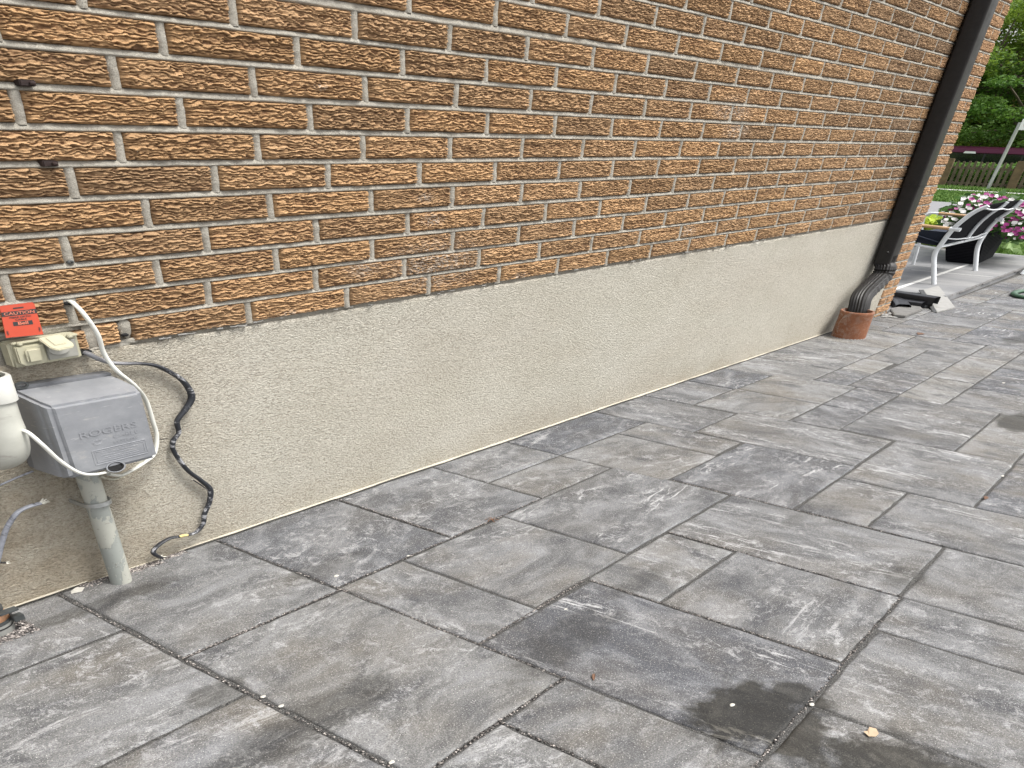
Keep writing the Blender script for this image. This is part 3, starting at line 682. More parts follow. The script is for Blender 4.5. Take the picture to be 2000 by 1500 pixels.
# gravel where the paving is cut round pipes: too many stones to count
def gravel(name, spots, label, n, seed, rsz=(.0015, .0035)):
    r = random.Random(seed); base = np.array([(1, 0, 0), (-1, 0, 0), (0, 1, 0), (0, -1, 0), (0, 0, 1), (0, 0, -1)], float)
    fc = np.array([(0, 2, 4), (2, 1, 4), (1, 3, 4), (3, 0, 4), (2, 0, 5), (1, 2, 5), (3, 1, 5), (0, 3, 5)])
    V, F, LR = [], [], []
    for i in range(n):
        x, y = spots(r); s = r.uniform(*rsz); k = np.array([s * r.uniform(.7, 1.4), s * r.uniform(.7, 1.4), s * r.uniform(.6, 1)])
        a = r.uniform(0, 6.28); Rm = np.array([[math.cos(a), -math.sin(a), 0], [math.sin(a), math.cos(a), 0], [0, 0, 1]])
        P = (base * k * np.array([[r.uniform(.7, 1.2)] for _ in range(6)])) @ Rm.T + (x, y, gz(x) - .002 + r.uniform(0, .003))
        F.append(fc + 6 * i); V.append(P); LR.append(np.full(6, r.random() ** 1.1))
    o = link_mesh(name, np.concatenate(V), np.concatenate(F), M_GRAVEL, attrs={'lr': np.concatenate(LR)})
    return tag(o, label, 'gravel', kind='stuff')
cG = G(77, 1228)
gravel('gravel', lambda r: (cG[0] - abs(r.random()) * .32, -.012 + (cG[1] + .008) * r.random()), 'loose pinkish grey gravel round the drain pipe at the bottom left', 6500, 5)
def sp(r):
    x = r.uniform(-.42, -.235); d = .004 + abs(r.gauss(0, .006)) + (.016 * r.random() if -.35 < x < -.28 else 0); return x, -min(d, .024)
gravel('gravel', sp, 'dark grit along the wall foot beside the grey conduit', 4200, 6, (.001, .0026))
def jg(r):
    jl = [((-.4495, 0), (-.4495, -.84)), ((-.4475, -.30), (-.17, -.30)), ((-.1715, 0), (-.1715, -.72)), ((-.17, -.7055), (-.58, -.7055)), ((-.17, -.292), (.37, -.287)), ((-.17, -.566), (.1, -.56)), ((.108, -.56), (.108, -.97)), ((.38, -.97), (-.303, -.98)), ((-.303, -.7), (-.303, -1.3)), ((.375, -.56), (.379, -.97)), ((.64, -.41), (.65, -.97)), ((.1, 0), (.1, -.28))]
    a, b = r.choice(jl); t = r.random(); return a[0] + (b[0] - a[0]) * t + r.gauss(0, .0012), a[1] + (b[1] - a[1]) * t + r.gauss(0, .0012)
gravel('gravel', jg, 'fine grit lying in the joints between the paving slabs', 5200, 8, (.0008, .0017))

# ---------------------------------------------------------------- pebbles and leaves
def pebble(u, v, r, label, mat=M_PEB, flat=.35):
    c = G(u, v); m = Mb(); lump(m, (c[0], c[1], c[2] + r * flat * .5), (r, r * .7, r * flat), int(u)); tag(m.build('pebble', mat), label, 'pebble', 'pale pebbles scattered on the paving')
for u, v, r, l in [(657, 1125, .0045, 'round white pebble on the bluish slab beside the wall, above the slab joint'), (1113, 1362, .0038, 'flat white pebble on the dark joint between two big slabs at lower left centre'), (1148, 1379, .0038, 'small white chip beside the lower left joint'),
                   (1105, 1190, .003, 'tiny white pebble on the dark slab at the centre of the paving'), (1430, 1377, .004, 'white chip inside the wet black stain'), (1585, 1376, .004, 'white chip lying in the long joint right of the wet stain'), (797, 1086, .0032, 'white chip on the joint crossing left of centre'),
                   (1958, 930, .005, 'pair-like white chip on the joint near the right edge'), (1960, 748, .006, 'white flake on the joint at the far right'), (765, 1489, .004, 'white chip at the bottom edge of the paving')]:
    if u in (1113, 1148): u, v = (514, 1361) if u == 1113 else (549, 1379)
    pebble(u, v, r, l)
def flake(name, u, v, pts, s, mat, label, cat, lift=.004):
    c = G(u, v); m = Mb(); top = [(c[0] + a * s, c[1] + b * s, c[2] + .003 + lift * h) for a, b, h in pts]
    m.slab(top, (0, 0, -.0007)); return tag(m.build(name, mat, smooth=False), label, cat)
flake('shell_chip', 152, 1155, [(-1, -.3, .2), (.2, -.6, 0), (1, .1, .4), (.2, .7, .8), (-.6, .4, .3)], .012, M_PEB, 'flat white plaster chip on the slab corner by the wall', 'chip')
flake('fallen_leaf', 1700, 1432, [(-1, -.1, .2), (-.5, -.7, 0), (.3, -.8, .1), (1, -.2, .5), (.7, .5, .9), (0, .4, .3), (-.6, .7, .8)], .0105, M_TANLEAF, 'pale tan leaf on the black wet slab at the bottom right', 'leaf')
flake('fallen_leaf', 1160, 1324, [(-1, -.6, .2), (0, -.2, .6), (1, .5, .1), (.3, .6, .9), (-.5, .1, .5)], .008, M_DRYLEAF, 'curled reddish brown leaf on the dark slab below centre', 'leaf')
flake('fallen_leaf', 1797, 653, [(-1, 0, .2), (0, -.6, 1), (1, -.1, .4), (.4, .6, 1.2), (-.4, .3, .5)], .028, M_DRYLEAF, 'brown dead leaf on the paving near the clay pipe', 'leaf')
flake('fallen_leaf', 1925, 974, [(-1, 0, .2), (0, -.4, .7), (1, .1, .3), (.2, .5, .8)], .012, M_DRYLEAF, 'dark red leaf scrap in the joint at the right', 'leaf')
c = G(961, 1016); m = Mb()
for a in (0, .9, 2.0, 2.9, 3.9, 5.1): m.tube([c + (0, 0, .003), c + (.007 * math.cos(a), .007 * math.sin(a), .005), c + (.013 * math.cos(a + .3), .013 * math.sin(a + .3), .002)], .0009, 5)
tag(m.build('dry_twig', M_DRYLEAF), 'small brown spidery twig tuft on the joint between slabs', 'twig')
flake('leaf_crumb', 980, 1103, [(-1, 0, .2), (0, -.6, 1), (1, .2, .3)], .004, M_BLACKINK, 'tiny black crumb on the brownish slab in the middle', 'crumb')

# ---------------------------------------------------------------- downspout and clay pipe
ds = empty('downspout', (2.95, -.04, -.6), 'dark brown square rain downspout standing against the wall, elbow turned into the clay pipe', 'downspout')
def rrect(hx, hy, r=.012, n=4):
    out = []
    for cx, cy, a0 in ((hx - r, hy - r, 0), (-hx + r, hy - r, 90), (-hx + r, -hy + r, 180), (hx - r, -hy + r, 270)):
        for i in range(n + 1):
            a = math.radians(a0 + 90 * i / n); out.append((cx + r * math.cos(a), cy + r * math.sin(a)))
    return out
xd, yd = 2.953, -.0385
m = Mb()
m.sweep([(xd, yd, z) for z in (.190, 2.4)], [(a, b) for a, b in rrect(.047, .032, .009)], up=(1, 0, 0)); m.build('upper_pipe', M_DOWN, ds)
m = Mb(); m.sweep([(xd, yd, z) for z in (-.315, .205)], [(a * .965, b * .955) for a, b in rrect(.047, .032, .009)], up=(1, 0, 0)); m.build('lower_pipe', M_DOWN, ds)
m = Mb(); m.sweep([(xd, yd, z) for z in (.183, .196)], rrect(.0485, .0335, .009), up=(1, 0, 0)); m.build('seam_band', M_DOWN, ds)
path = catmull([(xd, yd, -.26), (xd, yd, -.315)] + [AX(u, v, x) for u, v, x in ((1730, 522, 2.945), (1722, 540, 2.925), (1701, 560, 2.82), (1684, 579, 2.74), (1678, 600, 2.71), (1673, 622, 2.70))], 14)
ring = []
N = 96
for q in range(N):
    a = 2 * math.pi * q / N; c_, s_ = math.cos(a), math.sin(a)
    k_ = (abs(c_) ** 4 + abs(s_) ** 4) ** -.25; rr_ = 1 + .045 * math.cos(a * 20)
    ring.append((.043 * c_ * k_ * rr_, .032 * s_ * k_ * rr_))
sc = []
n_ = len(path)
for i in range(n_):
    t_ = i / n_; sc.append(1 + (.05 * math.sin(i * 1.25) if .30 < t_ < .62 else 0))
m = Mb(); m.sweep(path, ring, sc, up=(1, 0, 0)); m.build('elbow', M_DOWN, ds)
m = Mb(); m.tube([(xd - .046, yd - .01, -.23), (xd - .049, yd - .01, -.232)], .003, 10); m.build('screw', M_STEEL, ds)
c = np.array([2.662, -.090, gz(2.66)])
clay = empty('clay_pipe', c, 'orange terracotta drain pipe stub standing on the paving under the downspout elbow', 'pipe')
m = Mb(); m.lathe(c, [(.0635, -.03), (.0635, .03), (.062, .10), (.0612, .155), (.0625, .166), (.0628, .178), (.0605, .183), (.054, .183), (.052, .175), (.052, .02), (0, .02)], 40); m.build('pipe_body', M_CLAY, clay, ang=50)
m = Mb()
for a in np.linspace(0, 6.28, 30): lump(m, c + (.061 * math.cos(a), .061 * math.sin(a), .0), (.006, .005, .003 + .003 * random.random()), int(a * 100))
m.build('mortar_collar', M_CONC, clay)

# ---------------------------------------------------------------- fixtures on the wall, left
# grey cable box
bx = empty('utility_box', (-.355, 0, -.29), 'grey plastic cable company box with sloping sides on the stucco', 'utility box')
m = Mb(); m.slab([(-.424, -.016, -.284), (-.288, -.016, -.284), (-.288, -.016, -.084), (-.424, -.016, -.076)], (0, .018, 0)); m.build('back_plate', M_BOXDK, bx, .0015)
m = Mb()
yb, yf = -.014, -.094
bk = [(-.427, yb, -.286), (-.288, yb, -.288), (-.285, yb, -.090), (-.421, yb, -.083)]
mid = [(-.426, yf + .012, -.281), (-.2915, yf + .012, -.286), (-.2925, yf + .024, -.094), (-.4235, yf + .018, -.090)]
fr = [(-.4155, yf, -.2755), (-.2965, yf, -.2775), (-.2985, yf, -.1045), (-.4185, yf, -.0975)]
a_, b_, c_ = m.vs(bk), m.vs(mid), m.vs(fr)
for p, q in ((a_, b_), (b_, c_)):
    for i in range(4): m.bm.faces.new((p[i], p[(i + 1) % 4], q[(i + 1) % 4], q[i]))
m.bm.faces.new(c_); m.bm.faces.new(a_[::-1])
m.build('cover', M_BOX, bx, .0055, 4)
def ft(fx, fz, dy=0):   # point on the cover's front: fractions along and up
    fr_ = [np.array(p) for p in fr]; bot = fr_[0] * (1 - fx) + fr_[1] * fx; top = fr_[3] * (1 - fx) + fr_[2] * fx
    p = bot * (1 - fz) + top * fz; p[1] -= dy; return p
m = Mb(); exv = np.array([1, 0, -.02]); ezv = np.array([0, 0, 1])
m.text('ROGERS', ft(.52, .56, .0006), exv, ezv, .0215, .0004); m.text('CABLE', ft(.70, .455, .0006), exv, ezv, .0125); m.text('SYSTEMS', ft(.68, .375, .0006), exv, ezv, .009)
m.build('embossed_lettering', plain('highlight_grey', (.255, .262, .278), .4, .1, 200), bx, smooth=False)  # lighter grey paints in the highlight on the raised letters
m = Mb()
def frame(m, x0, x1, z0, z1, r=.0006):
    P = [ft(x0, z0), ft(x1, z0), ft(x1, z1), ft(x0, z1)]
    for i in range(4): m.tube([P[i] - (0, .0002, 0), P[(i + 1) % 4] - (0, .0002, 0)], r, 6)
frame(m, .27, .90, .10, .31); frame(m, .30, .87, .13, .285, .0004)
for i, z in enumerate((.16, .185, .22, .25, .265)): m.tube([ft(.36 + .02 * (i % 2), z), ft(.80 - .03 * (i % 3), z)], .0004, 5)
for cx_ in [(.36, .42)]:
    for s_ in (1, .7): m.tube([ft(cx_[0] + .055 * s_ * math.cos(a), cx_[1] + .04 * s_ * math.sin(a)) for a in np.linspace(0, 2 * math.pi, 7)], .0005, 5, closed=False)
m.build('embossed_frame', plain('highlight_grey_line', (.30, .306, .322), .4, .1, 200), bx)  # lighter still, painting in the highlight along the raised lines
m = Mb(); pc = ft(.47, .015, .0008)
m.lathe(pc, [(0, 0), (.0115, 0), (.0115, .0016), (.0095, .0018)], 24, ax=(0, -1, .25)); m.build('knockout_hole', M_DARKHOLE, bx)
m = Mb(); m.tube([pc + (.0125 * math.cos(a), -.0022 + .003 * math.sin(a), .0115 * math.sin(a)) for a in np.linspace(0, 2 * math.pi, 20, endpoint=False)], .0010, 6, closed=True); m.build('torn_rim', M_BOX, bx)
m = Mb(); cc = W(41, 752, -.018); m.lathe(cc, [(.0085, 0), (.0085, .003), (.0055, .003), (.0055, 0)], 20, ax=(0, -1, 0)); m.build('mounting_lug', M_DKPL, bx)

# conduit with clamp
xc1, yc1 = -.369, -.032
cd = empty('conduit', (xc1, yc1, -.66), 'upright grey conduit with peeling paint from the grey box down to the paving', 'conduit')
m = Mb(); m.tube([(xc1 - .001, yc1, -.255), (-.3665, yc1, -.40), (-.3655, yc1 - .002, -.60), (-.366, yc1 - .003, -.68)], .0152, 28, smooth=6); m.build('pipe_body', M_COND, cd)
m = Mb(); m.lathe((xc1, yc1, -.292), [(.0205, 0), (.0205, .008), (.0165, .02), (.0150, .02)], 28); m.build('collar', M_DKPL, cd)
m = Mb(); ax_ = [(-.367 + .0185 * math.cos(a), yc1 - .001 + .0185 * math.sin(a), -.402 - .002 * math.sin(a)) for a in np.linspace(math.radians(170), math.radians(370), 24)]
m.sweep([(-.388, -.003, -.400)] + ax_ + [(-.338, -.003, -.404)], [(.0052, .0012), (-.0052, .0012), (-.0052, -.0012), (.0052, -.0012)]); m.build('strap', M_STEEL, cd, ang=60)

# duplex outlet cover, left flap shut, right flap lifted
oc = empty('outlet_cover', (-.365, 0, -.035), 'beige weatherproof double outlet cover on the wall, right flap lifted open', 'outlet cover')
m = Mb(); m.box((-.4085, -.018, -.0345), (-.321, .004, .0215)); m.build('housing', M_BEIGE, oc, .003, 3)
m = Mb(); m.box((-.405, -.0225, .0185), (-.3225, -.006, .0235)); m.box((-.400, -.0265, .0165), (-.394, -.018, .0235)); m.box((-.3725, -.0265, .0165), (-.363, -.018, .0235)); m.box((-.338, -.0265, .0175), (-.331, -.018, .0235)); m.build('hinge_rail', M_BEIGE2, oc, .001)
m = Mb(); m.prism([(-.4045, -.026, .0135), (-.4045, -.026, -.0225), (-.3985, -.026, -.0305), (-.3755, -.026, -.0305), (-.3700, -.026, -.0225), (-.3700, -.026, .0135)], [(-.4045, -.017, .0135), (-.4045, -.017, -.0225), (-.3985, -.017, -.0305), (-.3755, -.017, -.0305), (-.3700, -.017, -.0225), (-.3700, -.017, .0135)])
fl = m.build('closed_flap', M_BEIGE, oc, .0015)
m = Mb(); m.box((-.3965, -.0330, -.0215), (-.3780, -.0262, .0080)); m.build('raised_panel', M_BEIGE, fl, .0025, 3)
m = Mb(); m.box((-.3660, -.0205, -.028), (-.3265, -.0178, .0120)); sf_ = m.build('socket_face', plain('dull_grey_plastic', (.30, .295, .26), .5, .1), oc, .001)  # socket face in a greyer, darker plastic than the housing
m = Mb(); m.lathe((-.351, -.0205, -.004), [(0, .003), (.0135, .003), (.0145, 0)], 28, ax=(0, -1, 0)); m.build('socket', plain('grey_socket', (.36, .355, .32), .5, .1), sf_)
m = Mb(); m.box((-.3555, -.0242, -.0035), (-.3470, -.0234, -.0020)); m.build('socket_slot', M_BLACKINK, sf_)
# lifted flap, held out horizontally
m = Mb(); h0 = W(74, 664, -.024); h1 = W(119, 655, -.024); al = h1 - h0; out = (W(151, 682, -.054) + W(106, 685, -.054)) / 2 - (h0 + h1) / 2
fp = [h0, h0 + al, h0 + al + out * .80, h0 + al * .84 + out, h0 + al * .16 + out, h0 + out * .80]
m.slab(fp, (0, -.0002, .0045)); of_ = m.build('open_flap', M_BEIGE2, oc, .0012)
m = Mb(); q0 = h0 + al * .24 + out * .12 + (0, 0, .0045); m.slab([q0, q0 + al * .52, q0 + al * .52 + out * .62, q0 + out * .62], (0, 0, .0020)); m.build('flap_ridge', M_BEIGE2, of_, .0008)

# orange cable tag
tg = empty('warning_tag', (-.385, -.015, .025), 'orange fibre optic cable caution tag with black print, standing on the beige outlet cover', 'tag')
TL, TR, BR, BL = (np.array(p) for p in ((-.4055, -.013, .0985), (-.3615, -.015, .1045), (-.3635, -.026, .0310), (-.4085, -.024, .0355)))
TL = W(-1, 598, -.013); TR = W(66, 590, -.014); BR = W(85, 653, -.024); BL = W(12, 660, -.023)
e1 = (TR - TL) / np.linalg.norm(TR - TL); e2 = (TL - BL) / np.linalg.norm(TL - BL); TW = np.linalg.norm(BR - BL); TH = np.linalg.norm(TL - BL)
def tp(a, b, o=0): return (BL * (1 - a) + BR * a) * (1 - b) + (TL * (1 - a) + TR * a) * b + np.array([0, -o, 0])
m = Mb(); m.slab([tp(0, 0), tp(1, 0), tp(1, .95), tp(.96, 1), tp(.04, 1), tp(0, .95)], (0, .0012, 0)); m.build('tag_sheet', M_ORANGE, tg, smooth=False)
m = Mb()
def tq(a0, a1, b0, b1, o): m.slab([tp(a0, b0, o), tp(a1, b0, o), tp(a1, b1, o), tp(a0, b1, o)], (0, .0002, 0))
tq(.0, 1., .665, .80, .0004); tq(.26, .80, .345, .47, .0004); tq(.36, .66, .865, .905, .0004)
m.build('black_band', M_BLACKINK, tg, smooth=False)
ex_, ez_ = (tp(1, .5) - tp(0, .5)), (tp(.5, 1) - tp(.5, 0)); ex_ /= np.linalg.norm(ex_); ez_ /= np.linalg.norm(ez_)
m = Mb(); m.text('CAUTION', tp(.5, .73, .0008), ex_, ez_, .0080, 0, .0001); m.text('Bell', tp(.53, .41, .0008), ex_, ez_, .0086, 0, .0002); m.build('orange_lettering', plain('tag_letter', (.50, .14, .08), .5, .03), tg, smooth=False)
for tx, a_, b_, sz, e1_, e2_ in (('FIBRE OPTIC', .5, .605, .0046, ex_, ez_), ('CABLE', .5, .53, .0046, ex_, ez_), ('CABLE', .06, .15, .003, ez_, -ex_), ('CABLE', .93, .17, .003, ez_, -ex_)):
    m = Mb(); m.text(tx, tp(a_, b_, .0006), e1_, e2_, sz, 0, .0001); m.build('black_lettering', M_BLACKINK, tg, smooth=False)

# cables
def cable(name, pts, r, mat, label, n=10, sm=8, scales=None, tips=None):
    o = empty(name, pts[-1], label, 'cable'); m = Mb(); m.tube(pts, r, n, smooth=sm, scales=scales, up=(0, 1, .1)); m.build('sheath', mat, o)
    return o
cw = cable('service_cable', [(-.3085, .004, .0875), W(143, 592, -.012), W(165, 615, -.026), W(190, 652, -.028), W(203, 690, -.022), W(226, 722, -.024), W(262, 752, -.026), W(285, 782, -.012), W(299, 825, -.009), W(306, 852, -.008), W(302, 885, -.012), W(282, 903, -.020), W(240, 927, -.036), W(212, 926, -.05)],
           .0034, M_CABLEW, 'thick white cable leaving a hole in the bricks and curving behind the grey box')
cl = cable('loop_cable', [W(20, 836, -.075), W(40, 840, -.088), W(55, 845, -.100), W(82, 868, -.108), W(112, 896, -.108), W(142, 917, -.108), W(165, 926, -.107), W(190, 926, -.102), W(212, 921, -.088), W(226, 915, -.08)], .0030, M_CABLEW, 'white cable looping across the lower left corner of the grey box')
cable('slack_cable', [W(196, 930, -.045), W(206, 934, -.04), W(222, 936, -.03), W(238, 930, -.022), W(262, 915, -.018), W(281, 896, -.02)], .0024, M_CABLEB, 'thin cream cable sagging under the grey box')
bc_ = [W(157, 687, .004), W(170, 690, -.008), W(190, 700, -.011), W(215, 708, -.010), W(245, 710, -.009), W(275, 710, -.008), W(310, 716, -.008), W(350, 738, -.008), W(368, 758, -.009), W(374, 778, -.009), W(362, 800, -.009), W(346, 822, -.009), W(349, 845, -.009), W(338, 862, -.008), W(340, 882, -.008), W(365, 917, -.009), W(392, 938, -.009), W(410, 955, -.010), W(409, 980, -.010), W(399, 1005, -.009), W(397, 1022, -.009), W(382, 1040, -.010), W(355, 1047, -.011), W(330, 1052, -.013), W(308, 1066, -.015), W(299, 1078, -.016), W(306, 1085, -.016), W(316, 1090, -.010)]
bk_ = cable('service_cable', bc_, .0045, M_CABLEK, 'kinked black cable with peeling grey paint running down the stucco to the paving', 12, 8, [1, 1, 1, 1, .95, .9, 1, 1.05, 1.15, 1.25, 1.2, .95, .85, 1, .85, .9, 1, 1.1, 1, 1, .9, .9, .85, .9, .95, .9, .85, .8])
m = Mb(); m.tube([W(352, 1048, -.018), W(358, 1046, -.020), W(365, 1045, -.018)], .0036, 8); m.build('yellow_core', plain('yellow_foam', (.62, .50, .22), .8, .2, 300), bk_)
m = Mb(); rr = random.Random(2)
for a, b in ((1, -6), (6, 2), (-5, 4), (3, 7), (9, -3)):
    p = W(316 + a, 1090 + b, -.012); m.tube([W(312, 1088, -.014), p], .0009, 5)
m.build('frayed_end', M_FRAY, bk_)
m = Mb(); m.tube([W(378, 938, -.008), W(392, 947, -.010), W(404, 956, -.006)], .0012, 6); m.build('loose_strip', M_CABLEK, bk_)
sb = cable('cut_cable', [W(-14, 1128, -.03), W(-4, 1090, -.03), W(4, 1058, -.031), W(14, 1030, -.034), W(32, 1003, -.036), W(52, 991, -.034), W(78, 983, -.03)], .0042, M_CABLEG, 'cut grey cable sticking out at the left with a frayed white tip')
m = Mb()
for a, b in ((12, -6), (16, -3), (13, 1), (10, 3), (18, -1), (6, -7)): m.tube([W(76, 983, -.03), W(78 + a * .6, 982 + b * .6, -.033), W(78 + a, 981 + b, -.028)], .0011, 5)
m.build('frayed_end', M_FRAY, sb)
sb = cable('cut_cable', [W(-16, 1098, .0), W(-2, 1099, -.012), W(11, 1099, -.014)], .0022, M_BLACKINK, 'black cable stub at the left edge just above the drain, short pale tip')
m = Mb()
for a, b in ((8, -3), (10, 1), (6, 2)): m.tube([W(10, 1099, -.014), W(10 + a, 1099 + b, -.016)], .0009, 5)
m.build('frayed_end', M_FRAY, sb)
m = Mb(); m.tube([W(306, 857, -.004), W(316, 858, -.010), W(327, 857, -.010)], .0010, 6); tag(m.build('wire_stub', M_BLACKINK), 'short black wire poking out of the stucco right of the grey box', 'wire')
m = Mb(); m.tube([W(-6, 950, -.006), W(30, 934, -.006), W(64, 920, -.006)], .0022, 8); tag(m.build('wire_rod', M_CABLEG), 'thin grey rod on the stucco under the left pipe', 'rod')

# pale conduit elbow at the left edge
pe = empty('service_pipe', (-.475, -.07, -.22), 'pale grey plastic service pipe with collar and rounded elbow at the left edge', 'pipe')
A0 = W(2, 775, -.075)
m = Mb(); m.tube([(-.470, -.072, .06), (-.468, -.072, -.03)], .0125, 24); m.build('riser', M_PVC, pe)
m = Mb(); m.lathe((-.4655, -.072, -.070), [(.0235, 0), (.0235, .052), (.0215, .055), (.0185, .055), (.0185, .048)], 36); m.build('collar', plain('pale_pvc', (.50, .50, .46), .35, .04), pe)
m = Mb(); pa = catmull([(-.4665, -.072, -.062), (-.4685, -.072, -.11), (-.4705, -.073, -.160), (-.4745, -.066, -.196), (-.480, -.045, -.214), (-.484, -.01, -.218)], 10)
m.tube(pa, .0245, 32, scales=[.86, .92, 1.0, 1.08, 1.08, 1.0]); m.build('elbow', M_PVC, pe)
# drain riser with clamp at the bottom left
c = G(-8, 1228); c = np.array([c[0] - .004, c[1] - .002, gz(c[0])])
dr = empty('drain_pipe', c, 'grey drain stub with black clamp and copper rings at the bottom left corner', 'pipe')
m = Mb(); m.lathe(c, [(.0262, -.02), (.0262, .022), (.0255, .028), (.020, .030)], 36); m.build('socket', M_CAP, dr)
m = Mb(); m.lathe(c, [(.0266, .0175), (.0270, .0195), (.0266, .0215)], 36); m.build('seam_ring', M_BLACKINK, dr)
m = Mb(); m.lathe(c, [(.0235, .026), (.0250, .034), (.0235, .050), (.0200, .058), (.0175, .062), (.0175, .095), (0, .095)], 32); m.build('copper_fitting', M_COPPER, dr)
m = Mb(); m.lathe(c, [(.0262, .030), (.0262, .040)], 32); m.box((c[0] + .020, c[1] - .028, c[2] + .028), (c[0] + .034, c[1] - .016, c[2] + .044)); m.lathe(c, [(.0215, .062), (.0215, .072), (.0180, .072)], 32); m.box((c[0] + .005, c[1] - .030, c[2] + .062), (c[0] + .030, c[1] - .018, c[2] + .068)); m.build('clamp', M_DKPL, dr, .0008)
# anchors left in the mortar
for (u, v, l) in ((47, 162, 'rusty square anchor in the bed joint near the top left, upper of two'), (92, 319, 'rusty square anchor in the bed joint, lower of two at the left')):
    p = W(u, v, 0); o = empty('wall_anchor', p, l, 'anchor', 'rusty anchors left in the mortar')
    m = Mb(); m.box((p[0] - .0095, -.009, p[2] - .0055), (p[0] + .0085, .006, p[2] + .0055)); m.build('plate', M_RUST, o, .0012)
    m = Mb(); m.lathe((p[0] + .003, -.009, p[2]), [(.0032, 0), (.0032, .0035), (.0015, .0040), (0, .0040)], 14, ax=(0, -1, 0)); m.build('bolt', M_RUST, o)
p = W(137, 512, 0); m = Mb(); m.lathe((p[0], .003, p[2]), [(.0042, 0), (.0042, .0045), (.0022, .0050), (.0018, .0022), (0, .0022)], 16, ax=(0, -1, 0)); tag(m.build('wall_plug', M_DKPL), 'small dark round plug in the mortar above the white cable hole', 'plug')

# ---------------------------------------------------------------- patio, chair, planter
PX0, PX1 = 3.3, 6.95; DZ = .052
def patio_top(x): return gz(x) + DZ
pt = Mb(); P0, P1 = (PX0, PEDGE), (PX1, -.05)
bot = [(PX0, PEDGE, gz(PX0) - .04), (PX1, P1[1], gz(PX1) - .04), (PX1, 3.0, gz(PX1) - .04), (PX0, 3.0, gz(PX0) - .04)]
XP = 4.02
bot = [(XP, PEDGE, gz(XP) - .04), (PX1, -.05, gz(PX1) - .04), (PX1, 3.0, gz(PX1) - .04), (XP, 3.0, gz(XP) - .04)]
pt.prism(bot, [(x, y, gz(x) + DZ) for x, y, z in bot]); tag(pt.build('patio', M_PATIO, bevel=.006, smooth=False), kind='structure')
# rough coping face and a base course of the step
m = Mb(); rr = random.Random(4); x = XP
while x < PX1 - .1:
    x = max(x, XP); l = rr.uniform(.10, .26); t0 = (x - PX0) / (PX1 - PX0); y0 = PEDGE + (-.05 - PEDGE) * t0 - .001
    m.box((x, y0 - rr.uniform(.006, .014), gz(x) + .028 + rr.uniform(-.004, .004)), (min(x + l, PX1) - .004, y0 + .01, gz(x) + DZ - .0055)); x += l
m.build('patio_edging', M_PATIOSIDE, bevel=.004)['kind'] = 'structure'
# joints in the patio stones
m = Mb()
def gline(a, b, wd=.012, dz=.0022):
    A, Bq = G(*a, DZ), G(*b, DZ); A[2] = gz(A[0]) + DZ; Bq[2] = gz(Bq[0]) + DZ
    t = (Bq - A); t /= np.linalg.norm(t); n = np.cross(t, (0, 0, 1)); n /= np.linalg.norm(n)
    m.slab([A + n * wd / 2, Bq + n * wd / 2, Bq - n * wd / 2, A - n * wd / 2], (0, 0, dz))
gline((1744, 566), (1890, 517), .022); gline((1780, 527), (1940, 541), .008, .0012)
o = m.build('patio_grout', M_GROUT, smooth=False); o['kind'] = 'structure'

X1, X3 = 4.47, 5.45; X2 = 4.96
chr_ = empty('patio_chair', (4.96, .2, gz(4.96) + DZ), 'white metal patio chair with dark sling back and pale wooden arms, facing away', 'chair')
def pth(x, pts): return [AX(u, v, x) for u, v in pts]
side1 = [(1824, 555), (1824, 525), (1824.6, 503), (1828.4, 490), (1836, 480), (1856.7, 452.6), (1881, 430), (1905, 413), (1930.4, 402)]
side3 = [(1905.9, 526.3), (1906.5, 505), (1908, 490), (1912, 476), (1921, 460.2), (1932.3, 445), (1951.2, 426.2), (1974, 411), (1997, 391)]
mid2 = [(1888.8, 469), (1894.5, 458.3), (1913.4, 435.6), (1936, 416.7), (1957, 403.4), (1968, 394.5)]
RF = .0135
for x, s_ in ((X1, side1), (X3, side3)):
    P_ = pth(x, s_); P_[0][2] = gz(x) + DZ; m = Mb(); m.tube(P_, RF * (1.0 if x == X1 else 1.05), 14, smooth=6, up=(1, 0, 0)); m.build('side_frame', M_WHITEMET, chr_)
P2 = pth(X2, mid2); m = Mb(); m.tube(P2, RF * .8, 12, smooth=6, up=(1, 0, 0)); m.build('back_rail', M_WHITEMET, chr_)
S1, S3 = pth(X1, side1), pth(X3, side3)
m = Mb(); m.tube([S1[4] + (0, 0, -.01), S3[4] + (0, 0, -.012)], RF * .95, 12); m.build('rear_rail', M_WHITEMET, chr_)
def at(P, t):
    i = min(int(t), len(P) - 2); return P[i] * (1 - (t - i)) + P[i + 1] * (t - i)
m = Mb(); b0, b1, b2 = at(S1, 4.55), at(P2, .55), at(S3, 4.4)
m.tube([b0, b0 * .6 + b1 * .4 + (0, -.01, -.012), b1 + (0, -.02, 0)], .0065, 8, smooth=6); m.tube([b1 + (0, -.02, 0), b1 * .6 + b2 * .4 + (0, -.01, -.01), b2], .0065, 8, smooth=6); m.build('lower_crossbar', M_WHITEMET, chr_)
m = Mb(); b0, b1, b2 = at(S1, 7.6), at(P2, 3.7), at(S3, 7.2)
m.tube([b0, b0 * .5 + b1 * .5 + (0, -.01, -.012), b1 + (0, -.02, 0)], .0065, 8, smooth=6); m.tube([b1 + (0, -.02, 0), b1 * .5 + b2 * .5 + (0, -.01, -.01), b2], .0065, 8, smooth=6); m.build('upper_crossbar', M_WHITEMET, chr_)
sl1, sl2, sl3 = [at(S1, t) for t in np.linspace(4.0, 8, 9)], [at(P2, t) for t in np.linspace(0, 5, 9)], [at(S3, t) for t in np.linspace(4.0, 8, 9)]
